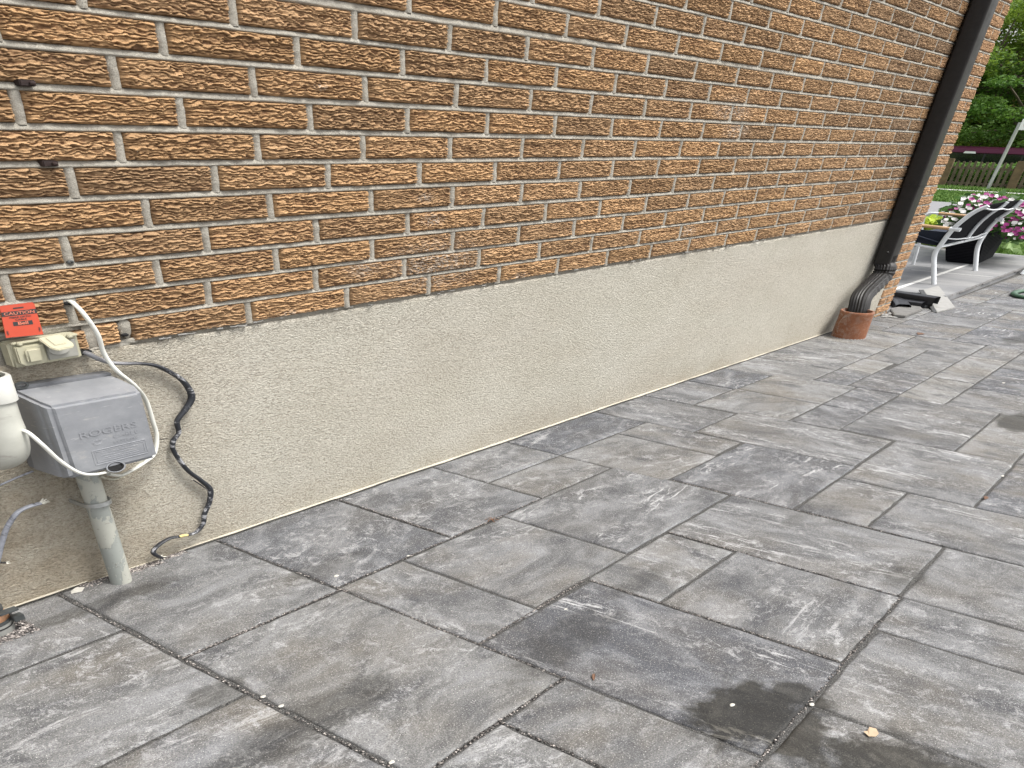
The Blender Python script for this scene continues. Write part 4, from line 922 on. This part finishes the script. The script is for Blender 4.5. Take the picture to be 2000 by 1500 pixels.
for A_, B_ in ((sl1, sl2), (sl2, sl3)):
    m = Mb(); o_ = np.array([0, .012, 0])
    a = m.vs([p + o_ for p in A_]); b = m.vs([p + o_ for p in B_]); a2 = m.vs([p + o_ * 1.5 for p in A_]); b2_ = m.vs([p + o_ * 1.5 for p in B_])
    for i in range(8): m.bm.faces.new((a[i], a[i + 1], b[i + 1], b[i])); m.bm.faces.new((a2[i], b2_[i], b2_[i + 1], a2[i + 1]))
    for i in (0, 8): m.bm.faces.new((a[i], b[i], b2_[i], a2[i]))
    m.build('back_sling', M_SLING, chr_)
# arms
m = Mb(); m.tube([AX(1858, 446.8, X1), AX(1830, 443.8, X1), AX(1795, 440, X1)], .0145, 12, smooth=3); m.build('arm', M_WOOD, chr_)
m = Mb(); m.tube([AX(1855, 446.5, X1), AX(1876, 449, X1)], .0175, 12); m.build('arm_bracket', M_WHITEMET, chr_)
ya = AX(1834, 416.7, X3); m = Mb(); m.tube([AX(1952, 428, X3), AX(1892, 422.2, X3), ya], .0145, 12); m.build('arm', M_WOOD, chr_)
m = Mb(); m.tube([AX(1945, 428, X3), AX(1959, 430, X3)], .0185, 12); m.build('arm_bracket', M_WHITEMET, chr_)
m = Mb(); m.tube([AX(1838, 417, X3), AX(1820, 416.2, X3), AX(1811, 419.5, X3), AX(1803, 428, X3), AX(1796, 470, X3), (X3, AX(1790, 500, X3)[1], gz(X3) + DZ)], .011, 10, smooth=6); m.build('front_leg', M_WHITEMET, chr_)
fa = AX(1795, 440, X1); m = Mb(); m.tube([AX(1797, 440, X1), AX(1786, 440, X1), AX(1778, 448, X1), AX(1765, 480, X1), (X1, AX(1750, 540, X1)[1], gz(X1) + DZ)], .0135, 10, smooth=6); m.build('front_leg', M_WHITEMET, chr_)
# seat
r0, r1 = AX(1835, 486, X1), AX(1770, 475, X1)
q0, q1 = AX(1917, 464, X3), AX(1840, 455, X3)
m = Mb(); m.tube([r0, r1], .011, 10); m.tube([q0, q1], .011, 10); m.tube([r1, q1], .011, 10); m.build('seat_frame', M_WHITEMET, chr_)
m = Mb(); o_ = np.array([0, 0, .02]); m.slab([r0 + (0, .0, .045), r1 + (0, 0, .085), q1 + (0, 0, .05), q0 + (0, 0, .02)], (0, 0, .006)); m.build('seat_sling', M_SEAT, chr_)
# the side of the sagging seat seen under the near arm
m = Mb(); m.slab([AX(1835, 481, X1 + .03), AX(1775, 471, X1 + .03), AX(1775, 446, X1 + .03), AX(1853, 454, X1 + .03)], (.01, 0, 0)); m.build('side_sling', M_SEAT, chr_)

# planter
zb_ = gz(6.1) + DZ
pl = empty('planter', (6.1, .3, zb_), 'tall black wicker planter behind the chair', 'planter')
bL, bN, bF = G(1846, 511, DZ), G(1909, 517, DZ), G(1938, 503, DZ)
bB = bL + bF - bN
tN, tF = AX(1927, 452, bN[0] - .05), AX(1976, 443, bF[0] + .05); tL = tN + (bL - bN) * 1.25; tB = tF + (bL - bN) * 1.25
m = Mb(); m.prism([bL, bN, bF, bB], [tL, tN, tF, tB]); m.build('basket', M_WICK, pl, .01)
m = Mb(); R_ = [tL, tN, tF, tB]; m.tube([p + (0, 0, .0) for p in R_], .018, 8, closed=True); m.build('rim', M_WICK, pl)

# ---------------------------------------------------------------- leaves and flowers
def leaves(name, cen, size, mat, parent=None, lr=None, label=None, cat=None, asp=.55, droop=.3, origin=None, seed=0, kind=None):
    rg = np.random.default_rng(seed); n = len(cen); cen = np.asarray(cen)
    a = rg.uniform(0, 2 * np.pi, n); tilt = rg.normal(-droop, .5, n); d = np.stack([np.cos(a) * np.cos(tilt), np.sin(a) * np.cos(tilt), np.sin(tilt)], -1)
    s = np.cross(d, rg.normal(0, 1, (n, 3))); s /= np.linalg.norm(s, axis=1)[:, None]
    sz = size * rg.uniform(.6, 1.35, n)[:, None]
    nn = np.cross(d, s)
    P = np.stack([cen, cen + d * sz * .5 + s * sz * asp * .5 + nn * sz * .08, cen + d * sz, cen + d * sz * .5 - s * sz * asp * .5 + nn * sz * .08], 1).reshape(-1, 3)
    F = np.arange(4 * n).reshape(n, 4)
    lr = rg.random(n) if lr is None else np.clip(lr + rg.normal(0, .15, n), 0, 1)
    return link_mesh(name, P, F, mat, parent, origin, attrs={'lr': np.repeat(lr, 4)})
fp_ = empty('flowering_plant', (6.2, .3, tN[2]), 'bushy magenta and white petunias spilling over the black wicker planter', 'flowers')
rr = random.Random(12); pts = []; 
def flower_px():
    while True:
        u, v = rr.uniform(1842, 2030), rr.uniform(378, 470)
        top = 400 - 18 * math.exp(-((u - 1925) / 45) ** 2) - (0 if u < 1880 else 6)
        low = 445 if u < 1880 else (452 if u < 1960 else 468)
        if u < 1865: top = 402 + (1865 - u) * .3
        if top < v < low: return u, v
for i in range(1500):
    u, v = flower_px(); pts.append(AX(u, v, rr.uniform(5.75, 6.9)) + (rr.gauss(0, .02), rr.gauss(0, .02), rr.gauss(0, .012)))
leaves('foliage', pts, .075, M_LEAFP, fp_, seed=3, asp=.7)
def bloom_mesh(c, r, seed):
    m = Mb(); rg = random.Random(seed); n = 10; nrm = np.array([-.8, -.5, .35]); nrm /= np.linalg.norm(nrm); a = np.cross(nrm, (0, 0, 1)); a /= np.linalg.norm(a); b = np.cross(nrm, a)
    cen = m.bm.verts.new(tuple(c - nrm * r * .35)); ring = [m.bm.verts.new(tuple(c + (a * math.cos(2 * math.pi * k / n) + b * math.sin(2 * math.pi * k / n)) * r * (1 if k % 2 else .78) + nrm * rg.uniform(-.1, .1) * r)) for k in range(n)]
    for k in range(n): m.bm.faces.new((cen, ring[k], ring[(k + 1) % n]))
    return m
protos = {}
for i in range(96):
    u, v = flower_px(); p = AX(u, v, rr.uniform(5.62, 5.95)); mag = (rr.random() < .42) if u < 1930 else (rr.random() < .68)
    if u < 1895 and v > 412: mag = rr.random() < .12
    key = (mag, i % 3)
    if key not in protos:
        o = bloom_mesh(p, .021, i).build('petal_ring', M_MAG if mag else M_WHT, fp_, fix=False); protos[key] = (o, p)
        o.name = 'blossom'
    else:
        src, p0 = protos[key]; o = src.copy(); COL.objects.link(o); o.parent = fp_; o.location = (U @ (p - p0)).tolist()
for mag, mt, nm in ((True, M_MAG, 'magenta_blossom_mass'), (False, M_WHT, 'white_blossom_mass')):
    m = Mb()
    for i in range(330):
        u, v = flower_px(); ok = (rr.random() < .42) if u < 1930 else (rr.random() < .68)
        if u < 1895 and v > 412: ok = rr.random() < .12
        if ok != mag: continue
        p = AX(u, v, rr.uniform(5.62, 6.4)); nrm = np.array([-.8, -.5, .35]) + [rr.gauss(0, .3) for _ in range(3)]; nrm /= np.linalg.norm(nrm); a = np.cross(nrm, (0, 0, 1)); a /= np.linalg.norm(a); b = np.cross(nrm, a); r = rr.uniform(.014, .022)
        m.bm.faces.new(m.vs([p + (a * math.cos(2 * math.pi * q / 8) + b * math.sin(2 * math.pi * q / 8)) * r * (1 if q % 2 else .8) for q in range(8)]))
    m.build(nm, mt, fp_, fix=False)['kind'] = 'stuff'
hp = empty('lime_plant', G(1822, 452), 'bright yellow-green leafy plant low behind the chair arms', 'plant')
pts = []
for i in range(420):
    u = rr.uniform(1796, 1846); v = rr.uniform(424 + abs(u - 1812) * .22, 446); pts.append(AX(u, v, rr.uniform(6.9, 7.4)))
leaves('foliage', pts, .085, M_LEAFY, hp, seed=5, asp=.6, origin=None)
# second bit of greenery right of the planter, low in the lawn
hp = empty('leafy_weed', G(1970, 478), 'pale green broad-leaved plant on the lawn beside the planter', 'plant')
pts = [AX(rr.gauss(1972, 8), rr.gauss(468, 7), rr.uniform(7.2, 7.7)) for i in range(60)]
leaves('foliage', pts, .10, leafm('pale_leaf', (.20, .32, .10), (.42, .55, .25), 8), hp, seed=6, asp=.6)

# mulch, lawn, road, pavement strips beyond the patio
quad_sheet('garden_bed', [(PX1, -3.2), (7.7, -3.2), (7.7, 6), (PX1, 6)], M_SOIL, .02)
quad_sheet('lawn', [(7.02, -6), (13.4, -6), (13.4, 14), (7.7, 14), (7.7, .62), (7.02, .62)], M_TURF, .03)
quad_sheet('concrete_path', [(12.3, -6), (17.0, -6), (17.0, 14), (12.3, 14)], M_ROAD, .035)
quad_sheet('lawn', [(17.0, -10), (24.8, -10), (24.8, 22), (17.0, 22)], M_TURF, .03)
quad_sheet('sidewalk', [(24.8, -10), (26.0, -10), (26.0, 22), (24.8, 22)], M_WALK, .04)
quad_sheet('verge', [(26.0, -10), (60, -10), (60, 30), (26.0, 30)], M_TURF, .03)
def blades(name, x0, x1, y0, y1, n, h, wd, seed, label):
    rg = np.random.default_rng(seed); x = rg.uniform(x0, x1, n); y = rg.uniform(y0, y1, n); z = gz(x) + .03
    a = rg.uniform(0, np.pi, n); hh = h * rg.uniform(.5, 1.3, n); lx, ly = rg.normal(0, .35, n) * hh, rg.normal(0, .35, n) * hh
    c, s = np.cos(a) * wd, np.sin(a) * wd
    P = np.stack([np.stack([x - c, y - s, z], -1), np.stack([x + c, y + s, z], -1), np.stack([x + lx, y + ly, z + hh], -1)], 1).reshape(-1, 3)
    tag(link_mesh(name, P, np.arange(3 * n).reshape(n, 3), M_BLADE), label, 'grass', kind='stuff')
blades('grass', 7.1, 12.2, -.9, 1.3, 26000, .045, .004, 3, 'short bright lawn grass just beyond the patio')
blades('grass', 17.0, 24.7, 1.0, 6.5, 24000, .07, .012, 4, 'bright green grass strip beyond the grey path')
blades('grass', 26.1, 29.4, 2.5, 8.5, 14000, .12, .014, 5, 'darker grass at the foot of the picket fence')

# ---------------------------------------------------------------- fence, sign, car, house, trees
XF = 28.2
fn = empty('picket_fence', AX(1930, 368, XF), 'weathered brown picket fence with rounded pointed tops across the far grass', 'fence')
ya_, yb_ = AX(1830, 340, XF)[1], AX(2040, 340, XF)[1]
ztop_ = AX(1930, 316, XF)[2]; zbt = gz(XF) + .03
n_p = 0
yy = yb_
while yy < ya_:
    hw = .040; zt = ztop_ + random.uniform(-.02, .02)
    m = Mb(); pr = [(XF, yy - hw, zbt), (XF, yy + hw, zbt), (XF, yy + hw, zt - .17), (XF, yy + hw * .55, zt - .13), (XF, yy + hw * .95, zt - .07), (XF, yy + hw * .6, zt - .015), (XF, yy, zt), (XF, yy - hw * .6, zt - .015), (XF, yy - hw * .95, zt - .07), (XF, yy - hw * .55, zt - .13), (XF, yy - hw, zt - .17)]
    m.slab(pr, (.02, 0, 0)); m.build('picket', M_PICK, fn, smooth=False); yy += .146; n_p += 1
for z_ in (ztop_ - .30, zbt + .22):
    m = Mb(); m.box((XF + .021, yb_ - .1, z_ - .045), (XF + .06, ya_ + .1, z_ + .045)); m.build('rail', M_PICK, fn)
for yv in (AX(1992, 330, XF)[1], AX(1850, 330, XF)[1]):
    m = Mb(); m.box((XF - .10, yv - .11, zbt), (XF - .005, yv + .11, ztop_ + .08)); m.build('post', plain('brown_post', (.16, .11, .06), .9, .3, 6, .006), fn, .01)
hg = empty('hedge', (XF + 1.4, (yl_ + yr_) / 2, gz(XF)), 'dark low hedge showing between the pickets of the fence', 'hedge') if False else empty('hedge', (XF + 1.4, (ya_ + yb_) / 2, gz(XF)), 'dark low hedge showing between the pickets of the fence', 'hedge')
rg = np.random.default_rng(77); n_ = 9000
leaves('foliage', np.stack([XF + rg.uniform(.5, 2.0, n_), rg.uniform(yb_ - .5, ya_ + .5, n_), gz(XF) + (ztop_ - .12 - gz(XF)) * rg.random(n_) ** .8], -1), .13, M_LEAFD, hg, seed=78)
XP_ = 26.6
sg = empty('street_sign', AX(1928, 371, XP_), 'thin grey pole with a white sign on top, before the picket fence', 'sign')
bp = AX(1928, 371, XP_); tp_ = AX(1993, 239, XP_); tp_[1] = bp[1]
m = Mb(); m.tube([(XP_, bp[1], gz(XP_)), (XP_, bp[1] + (AX(1993, 239, XP_)[1] - bp[1]), AX(1993, 239, XP_)[2])], .045, 12); m.build('pole', M_STEEL, sg)
a_ = AX(1990.5, 252, XP_); b_ = AX(2032, 254, XP_); z0, z1 = AX(1990, 254, XP_)[2], AX(1998, 237.5, XP_)[2] + .1
m = Mb(); m.slab([(XP_ - .06, a_[1], z0), (XP_ - .06, b_[1], z0), (XP_ - .06, b_[1], z1), (XP_ - .06, a_[1], z1)], (.01, 0, 0)); m.build('panel', M_SIGN, sg, .01)
cy, cz = (a_[1] + b_[1]) / 2, (z0 + z1) / 2; r_ = abs(z1 - z0) * .32
m = Mb(); m.tube([(XP_ - .066, cy + r_ * math.cos(t), cz + r_ * math.sin(t)) for t in np.linspace(0, 2 * math.pi, 24, endpoint=False)], .018, 6, closed=True, up=(1, 0, 0)); m.build('red_ring', M_SIGNR, sg)
# maroon van parked behind the fence
XV = 33.
v0 = AX(1862, 306, XV); v1 = AX(2075, 306, XV); yl, yr = v0[1], v1[1]; zr = AX(1930, 287.5, XV)[2]; zw = AX(1930, 300.5, XV)[2]; zg = gz(XV) + .03
vn_ = empty('parked_van', (XV + .8, (yl + yr) / 2, zg), 'maroon van with dark windows behind the picket fence', 'van')
m = Mb(); yA, yB = yl + .3, yr - 1.2
sec = [(XV, zw), (XV + .10, zr - .03), (XV + .35, zr + .02), (XV + 1.35, zr + .02), (XV + 1.6, zr - .03), (XV + 1.7, zw)]
m.prism([(x, yA, z) for x, z in sec], [(x, yB, z) for x, z in sec]); m.build('roof', M_MAROON, vn_, .04, 3)
m = Mb(); m.box((XV + .04, yB + .05, zw - .62), (XV + 1.66, yA - .05, zw + .005)); m.build('window_band', M_GLASS, vn_)
for yv in np.linspace(yB + .1, yA - .1, 5):
    m = Mb(); m.box((XV + .015, yv - .03, zw - .62), (XV + .045, yv + .03, zw)); m.build('pillar', M_BLACKINK, vn_)
m = Mb(); m.box((XV - .02, yB - .7, zg + .3), (XV + 1.72, yA + .05, zw - .6)); m.build('body', M_MAROON, vn_, .08, 3)
for yv in (yA - .7, yB + .2):
    m = Mb(); m.lathe((XV - .03, yv, zg + .33), [(0, -.02), (.2, -.02), (.33, -.02), (.34, .02), (.34, .2)], 28, ax=(1, 0, 0)); wh = m.build('wheel', M_TYRE, vn_)
m = Mb(); pz = AX(1893, 297.5, XV); m.slab([pz + (-.012 - pz[0] + XV, .16, -.05), pz + (-.012 - pz[0] + XV, -.2, -.05), pz + (-.012 - pz[0] + XV, -.17, .05), pz + (-.012 - pz[0] + XV, .13, .05)], (.02, 0, 0)); m.build('painted_highlight', M_SIGN, vn_)  # white plate standing in for a highlight on the van roof
# brick house far behind, mostly hidden by leaves
XH = 46.
hs_ = empty('far_house', (XH, 12, gz(XH)), 'orange brick house glimpsed through the tree leaves', 'house')
m = Mb(); m.box((XH, 6.0, gz(XH) - .2), (XH + 8, 18, 4.6)); m.build('wall', M_HBRICK, hs_, smooth=False)
m = Mb(); m.prism([(XH - .5, 5.6, 4.6), (XH + 8.5, 5.6, 4.6), (XH + 8.5, 18.4, 4.6), (XH - .5, 18.4, 4.6)], [(XH + 3.9, 8, 7.2), (XH + 4.1, 8, 7.2), (XH + 4.1, 16, 7.2), (XH + 3.9, 16, 7.2)]); m.build('roof', M_ROOF, hs_, smooth=False)
for yv in (8.2, 11.5, 14.8):
    m = Mb(); m.box((XH - .06, yv - .8, .2), (XH - .002, yv + .8, 1.7)); wn_ = m.build('window', M_SIGN, hs_)
    m = Mb(); m.box((XH - .08, yv - .7, .3), (XH - .062, yv + .7, 1.6)); m.build('pane', M_GLASS, wn_)
def tree(cx, cy, zc, rad, hgt, n, size, mat, label, seed, low=.25):
    """crown of drooping leaf sprays round many boughs"""
    rg = np.random.default_rng(seed); g0 = gz(cx); o = empty('broadleaf_tree', (cx, cy, g0), label, 'tree', 'trees beyond the fence')
    m = Mb(); m.tube([(cx, cy, g0 - .1), (cx + .1, cy, g0 + hgt * .25), (cx - .1, cy + .1, g0 + hgt * .5), (cx, cy, g0 + hgt * .85)], .26, 14, smooth=4, scales=[1.3, 1, .75, .3])
    cl = []
    nb = 46
    for i in range(nb):
        th = rg.uniform(0, 2 * np.pi); ph = np.arccos(rg.uniform(-.65, 1)); r = rad * rg.uniform(.35, 1) ** .6
        p = np.array([cx + r * np.sin(ph) * np.cos(th), cy + r * np.sin(ph) * np.sin(th), zc + r * hgt / rad * .45 * np.cos(ph)])
        cl.append(p)
        if i < 14: s0 = np.array([cx, cy, g0 + hgt * rg.uniform(.25, .6)]); m.tube([s0, (s0 + p) / 2 + (0, 0, .3), p], .09, 7, smooth=3, scales=[1, .6, .2])
    m.build('trunk', M_BARK, o)
    P, LR = [], []
    per = n // nb
    for i, c in enumerate(cl):
        b = rg.uniform(.15, .9); cr = rg.uniform(.55, 1.1) * rad * .34
        d = rg.normal(0, 1, (per, 3)); d /= np.linalg.norm(d, axis=1)[:, None]; q = c + d * (cr * rg.uniform(.3, 1, per) ** .5)[:, None] * (1, 1, .42)
        q[:, 2] -= .25 * ((q[:, :2] - c[:2]) ** 2).sum(1) / cr
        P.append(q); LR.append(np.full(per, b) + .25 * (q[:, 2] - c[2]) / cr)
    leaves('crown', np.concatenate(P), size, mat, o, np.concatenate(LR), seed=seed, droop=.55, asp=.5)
for (u, v, x, rad, hgt, n, s_, mt, l, sd_) in [
    (1985, 120, 38, 4.2, 9.5, 30000, .17, M_LEAF, 'big bright green broadleaf tree filling the top right above the fence', 31),
    (1925, 95, 37, 2.8, 6.0, 16000, .15, M_LEAF, 'yellow-green tree crown just right of the house corner', 36),
    (1905, 215, 41, 3.0, 7.0, 17000, .16, M_LEAFD, 'darker green tree close to the house corner, low boughs', 32),
    (2050, 200, 36, 3.0, 7.0, 15000, .16, M_LEAFD, 'dark green tree behind the white sign at the right edge', 33),
    (1925, 40, 44, 4.2, 12.0, 15000, .22, M_LEAFD, 'tall dark tree rising behind the other trees', 34),
    (1930, 262, 37.5, 2.6, 3.2, 14000, .14, M_LEAF, 'low leafy tree just above the maroon van roof', 35)]:
    c = AX(u, v, x); tree(c[0], c[1], c[2], rad, hgt, n, s_, mt, l, sd_)

# ---------------------------------------------------------------- scrap by the house corner
def rpipe(name, pts, hx, hy, label, mat, cat='pipe', rib=0, group=None):
    o = empty(name, pts[0], label, cat, group); m = Mb(); pp = catmull(pts, 8) if len(pts) > 2 else pts
    rg_ = []
    n = 48 if rib else 1
    if rib:
        for q in range(n):
            a = 2 * math.pi * q / n; k_ = (abs(math.cos(a)) ** 4 + abs(math.sin(a)) ** 4) ** -.25; r_ = 1 + .025 * math.cos(a * 12); rg_.append((hx * math.cos(a) * k_ * r_, hy * math.sin(a) * k_ * r_))
    else: rg_ = rrect(hx, hy, .010)
    m.sweep(pp, rg_, cap=False); inn = [(a * .93, b * .93) for a, b in rg_]
    m.sweep(pp, inn, cap=False); m.build('shell', mat, o, fix=False, ang=50)
    m = Mb(); d = np.array(pp[0], float) - np.array(pp[1], float); d /= np.linalg.norm(d); m.sweep([np.array(pp[0]) - d * .03, np.array(pp[0]) - d * .034], inn, cap=True); m.build('dark_inside', M_DARKHOLE, o)
    return o
GP = 'downspout offcuts by the corner'
A1_ = AX(1829, 588.5, 3.75)
rpipe('pipe_offcut', [A1_, A1_ + (.10, .66, .012)], .036, .030, 'longest black downspout offcut, uppermost of the scrap, resting on the pale concrete plate', M_BLKMET, group=GP)
A2_ = AX(1803, 596.5, 3.70)
rpipe('pipe_offcut', [A2_, A2_ + (.02, .52, .008)], .028, .030, 'black downspout offcut lying just below the longest one, by the house corner', M_BLKMET, group=GP)
A3_ = AX(1763, 602, 3.58)
rpipe('pipe_offcut', [A3_, A3_ + (.12, .06, .008), A3_ + (.22, .16, .010)], .034, .034, 'short ribbed black downspout elbow with its open end towards the viewer', M_BLKMET, rib=1, group=GP)
m = Mb(); Q = [G(1737, 607), G(1744, 620), G(1766, 622), G(1800, 608), G(1790, 596)]; Q = [np.array([q[0], q[1], gz(q[0]) + .002]) for q in Q]
m.slab(Q, (0, 0, .02)); tag(m.build('concrete_scrap', M_CONC2, bevel=.003), 'flat grey broken slab piece under the black pipe offcuts', 'slab piece')
# pale plate leaning on the step
e0, e1 = G(1829, 612), G(1864.6, 602.5); f0, f1 = AX(1803.6, 565.4, e0[0] + .42), AX(1833.4, 557.5, e1[0] + .42)
f0 = G(1803.6, 565.4, .085); f1 = G(1833.4, 557.5, .085)
o = empty('concrete_plate', e0, 'pale concrete splash plate leaning on the patio step, dark flange on its left', 'plate')
m = Mb(); m.slab([e0 + (0, 0, .012), e1 + (0, 0, .012), f1, f0], (0, 0, -.012)); m.build('plate', M_CONC, o, .0015)
g0, g1 = G(1823.5, 610, .0), G(1795, 566, .075)
m = Mb(); m.slab([e0 + (0, 0, .010), f0 + (0, 0, -.002), g1, g0], (0, 0, -.008)); m.build('flange', plain('dark_grey_metal', (.12, .12, .12), .7, .2), o)  # flange in a darker grey than the plate
m = Mb(); rr = random.Random(5)
for i in range(16):
    p = G(rr.uniform(1722, 1746), rr.uniform(612, 622)); lump(m, (p[0], p[1], gz(p[0]) + .004), (rr.uniform(.006, .018), rr.uniform(.006, .014), rr.uniform(.003, .009)), i)
tag(m.build('mortar_rubble', M_CONC), 'pale crumbled mortar at the foot of the house corner', 'rubble', kind='stuff')
# hose
c = G(2010, 578); m = Mb(); Hc = [c + (.12 * math.cos(a) * 1.6, .16 * math.sin(a), .014) for a in np.linspace(0, 2 * math.pi, 20, endpoint=False)]
Hc = [G(1978, 577), G(1986, 573), G(2003, 571.5), G(2030, 572), G(2050, 577), G(2035, 584), G(2008, 584.5), G(1988, 582)]; Hc = [np.array([p[0], p[1], gz(p[0]) + .017]) for p in Hc]
m.tube(Hc, .017, 12, smooth=6, closed=True); tag(m.build('garden_hose', M_HOSE), 'dark green hose loop on the paving at the right edge', 'hose')
p = G(2004, 536); m = Mb(); m.prism([p + (-.06, .03, 0), p + (-.02, -.12, 0), p + (.3, -.12, 0), p + (.3, .03, 0)], [p + (-.03, .02, .07), p + (0, -.10, .07), p + (.28, -.10, .07), p + (.28, .02, .07)])
tag(m.build('white_tray', M_WHITEMET, bevel=.01), 'low white plastic tray on the paving at the right edge', 'tray')
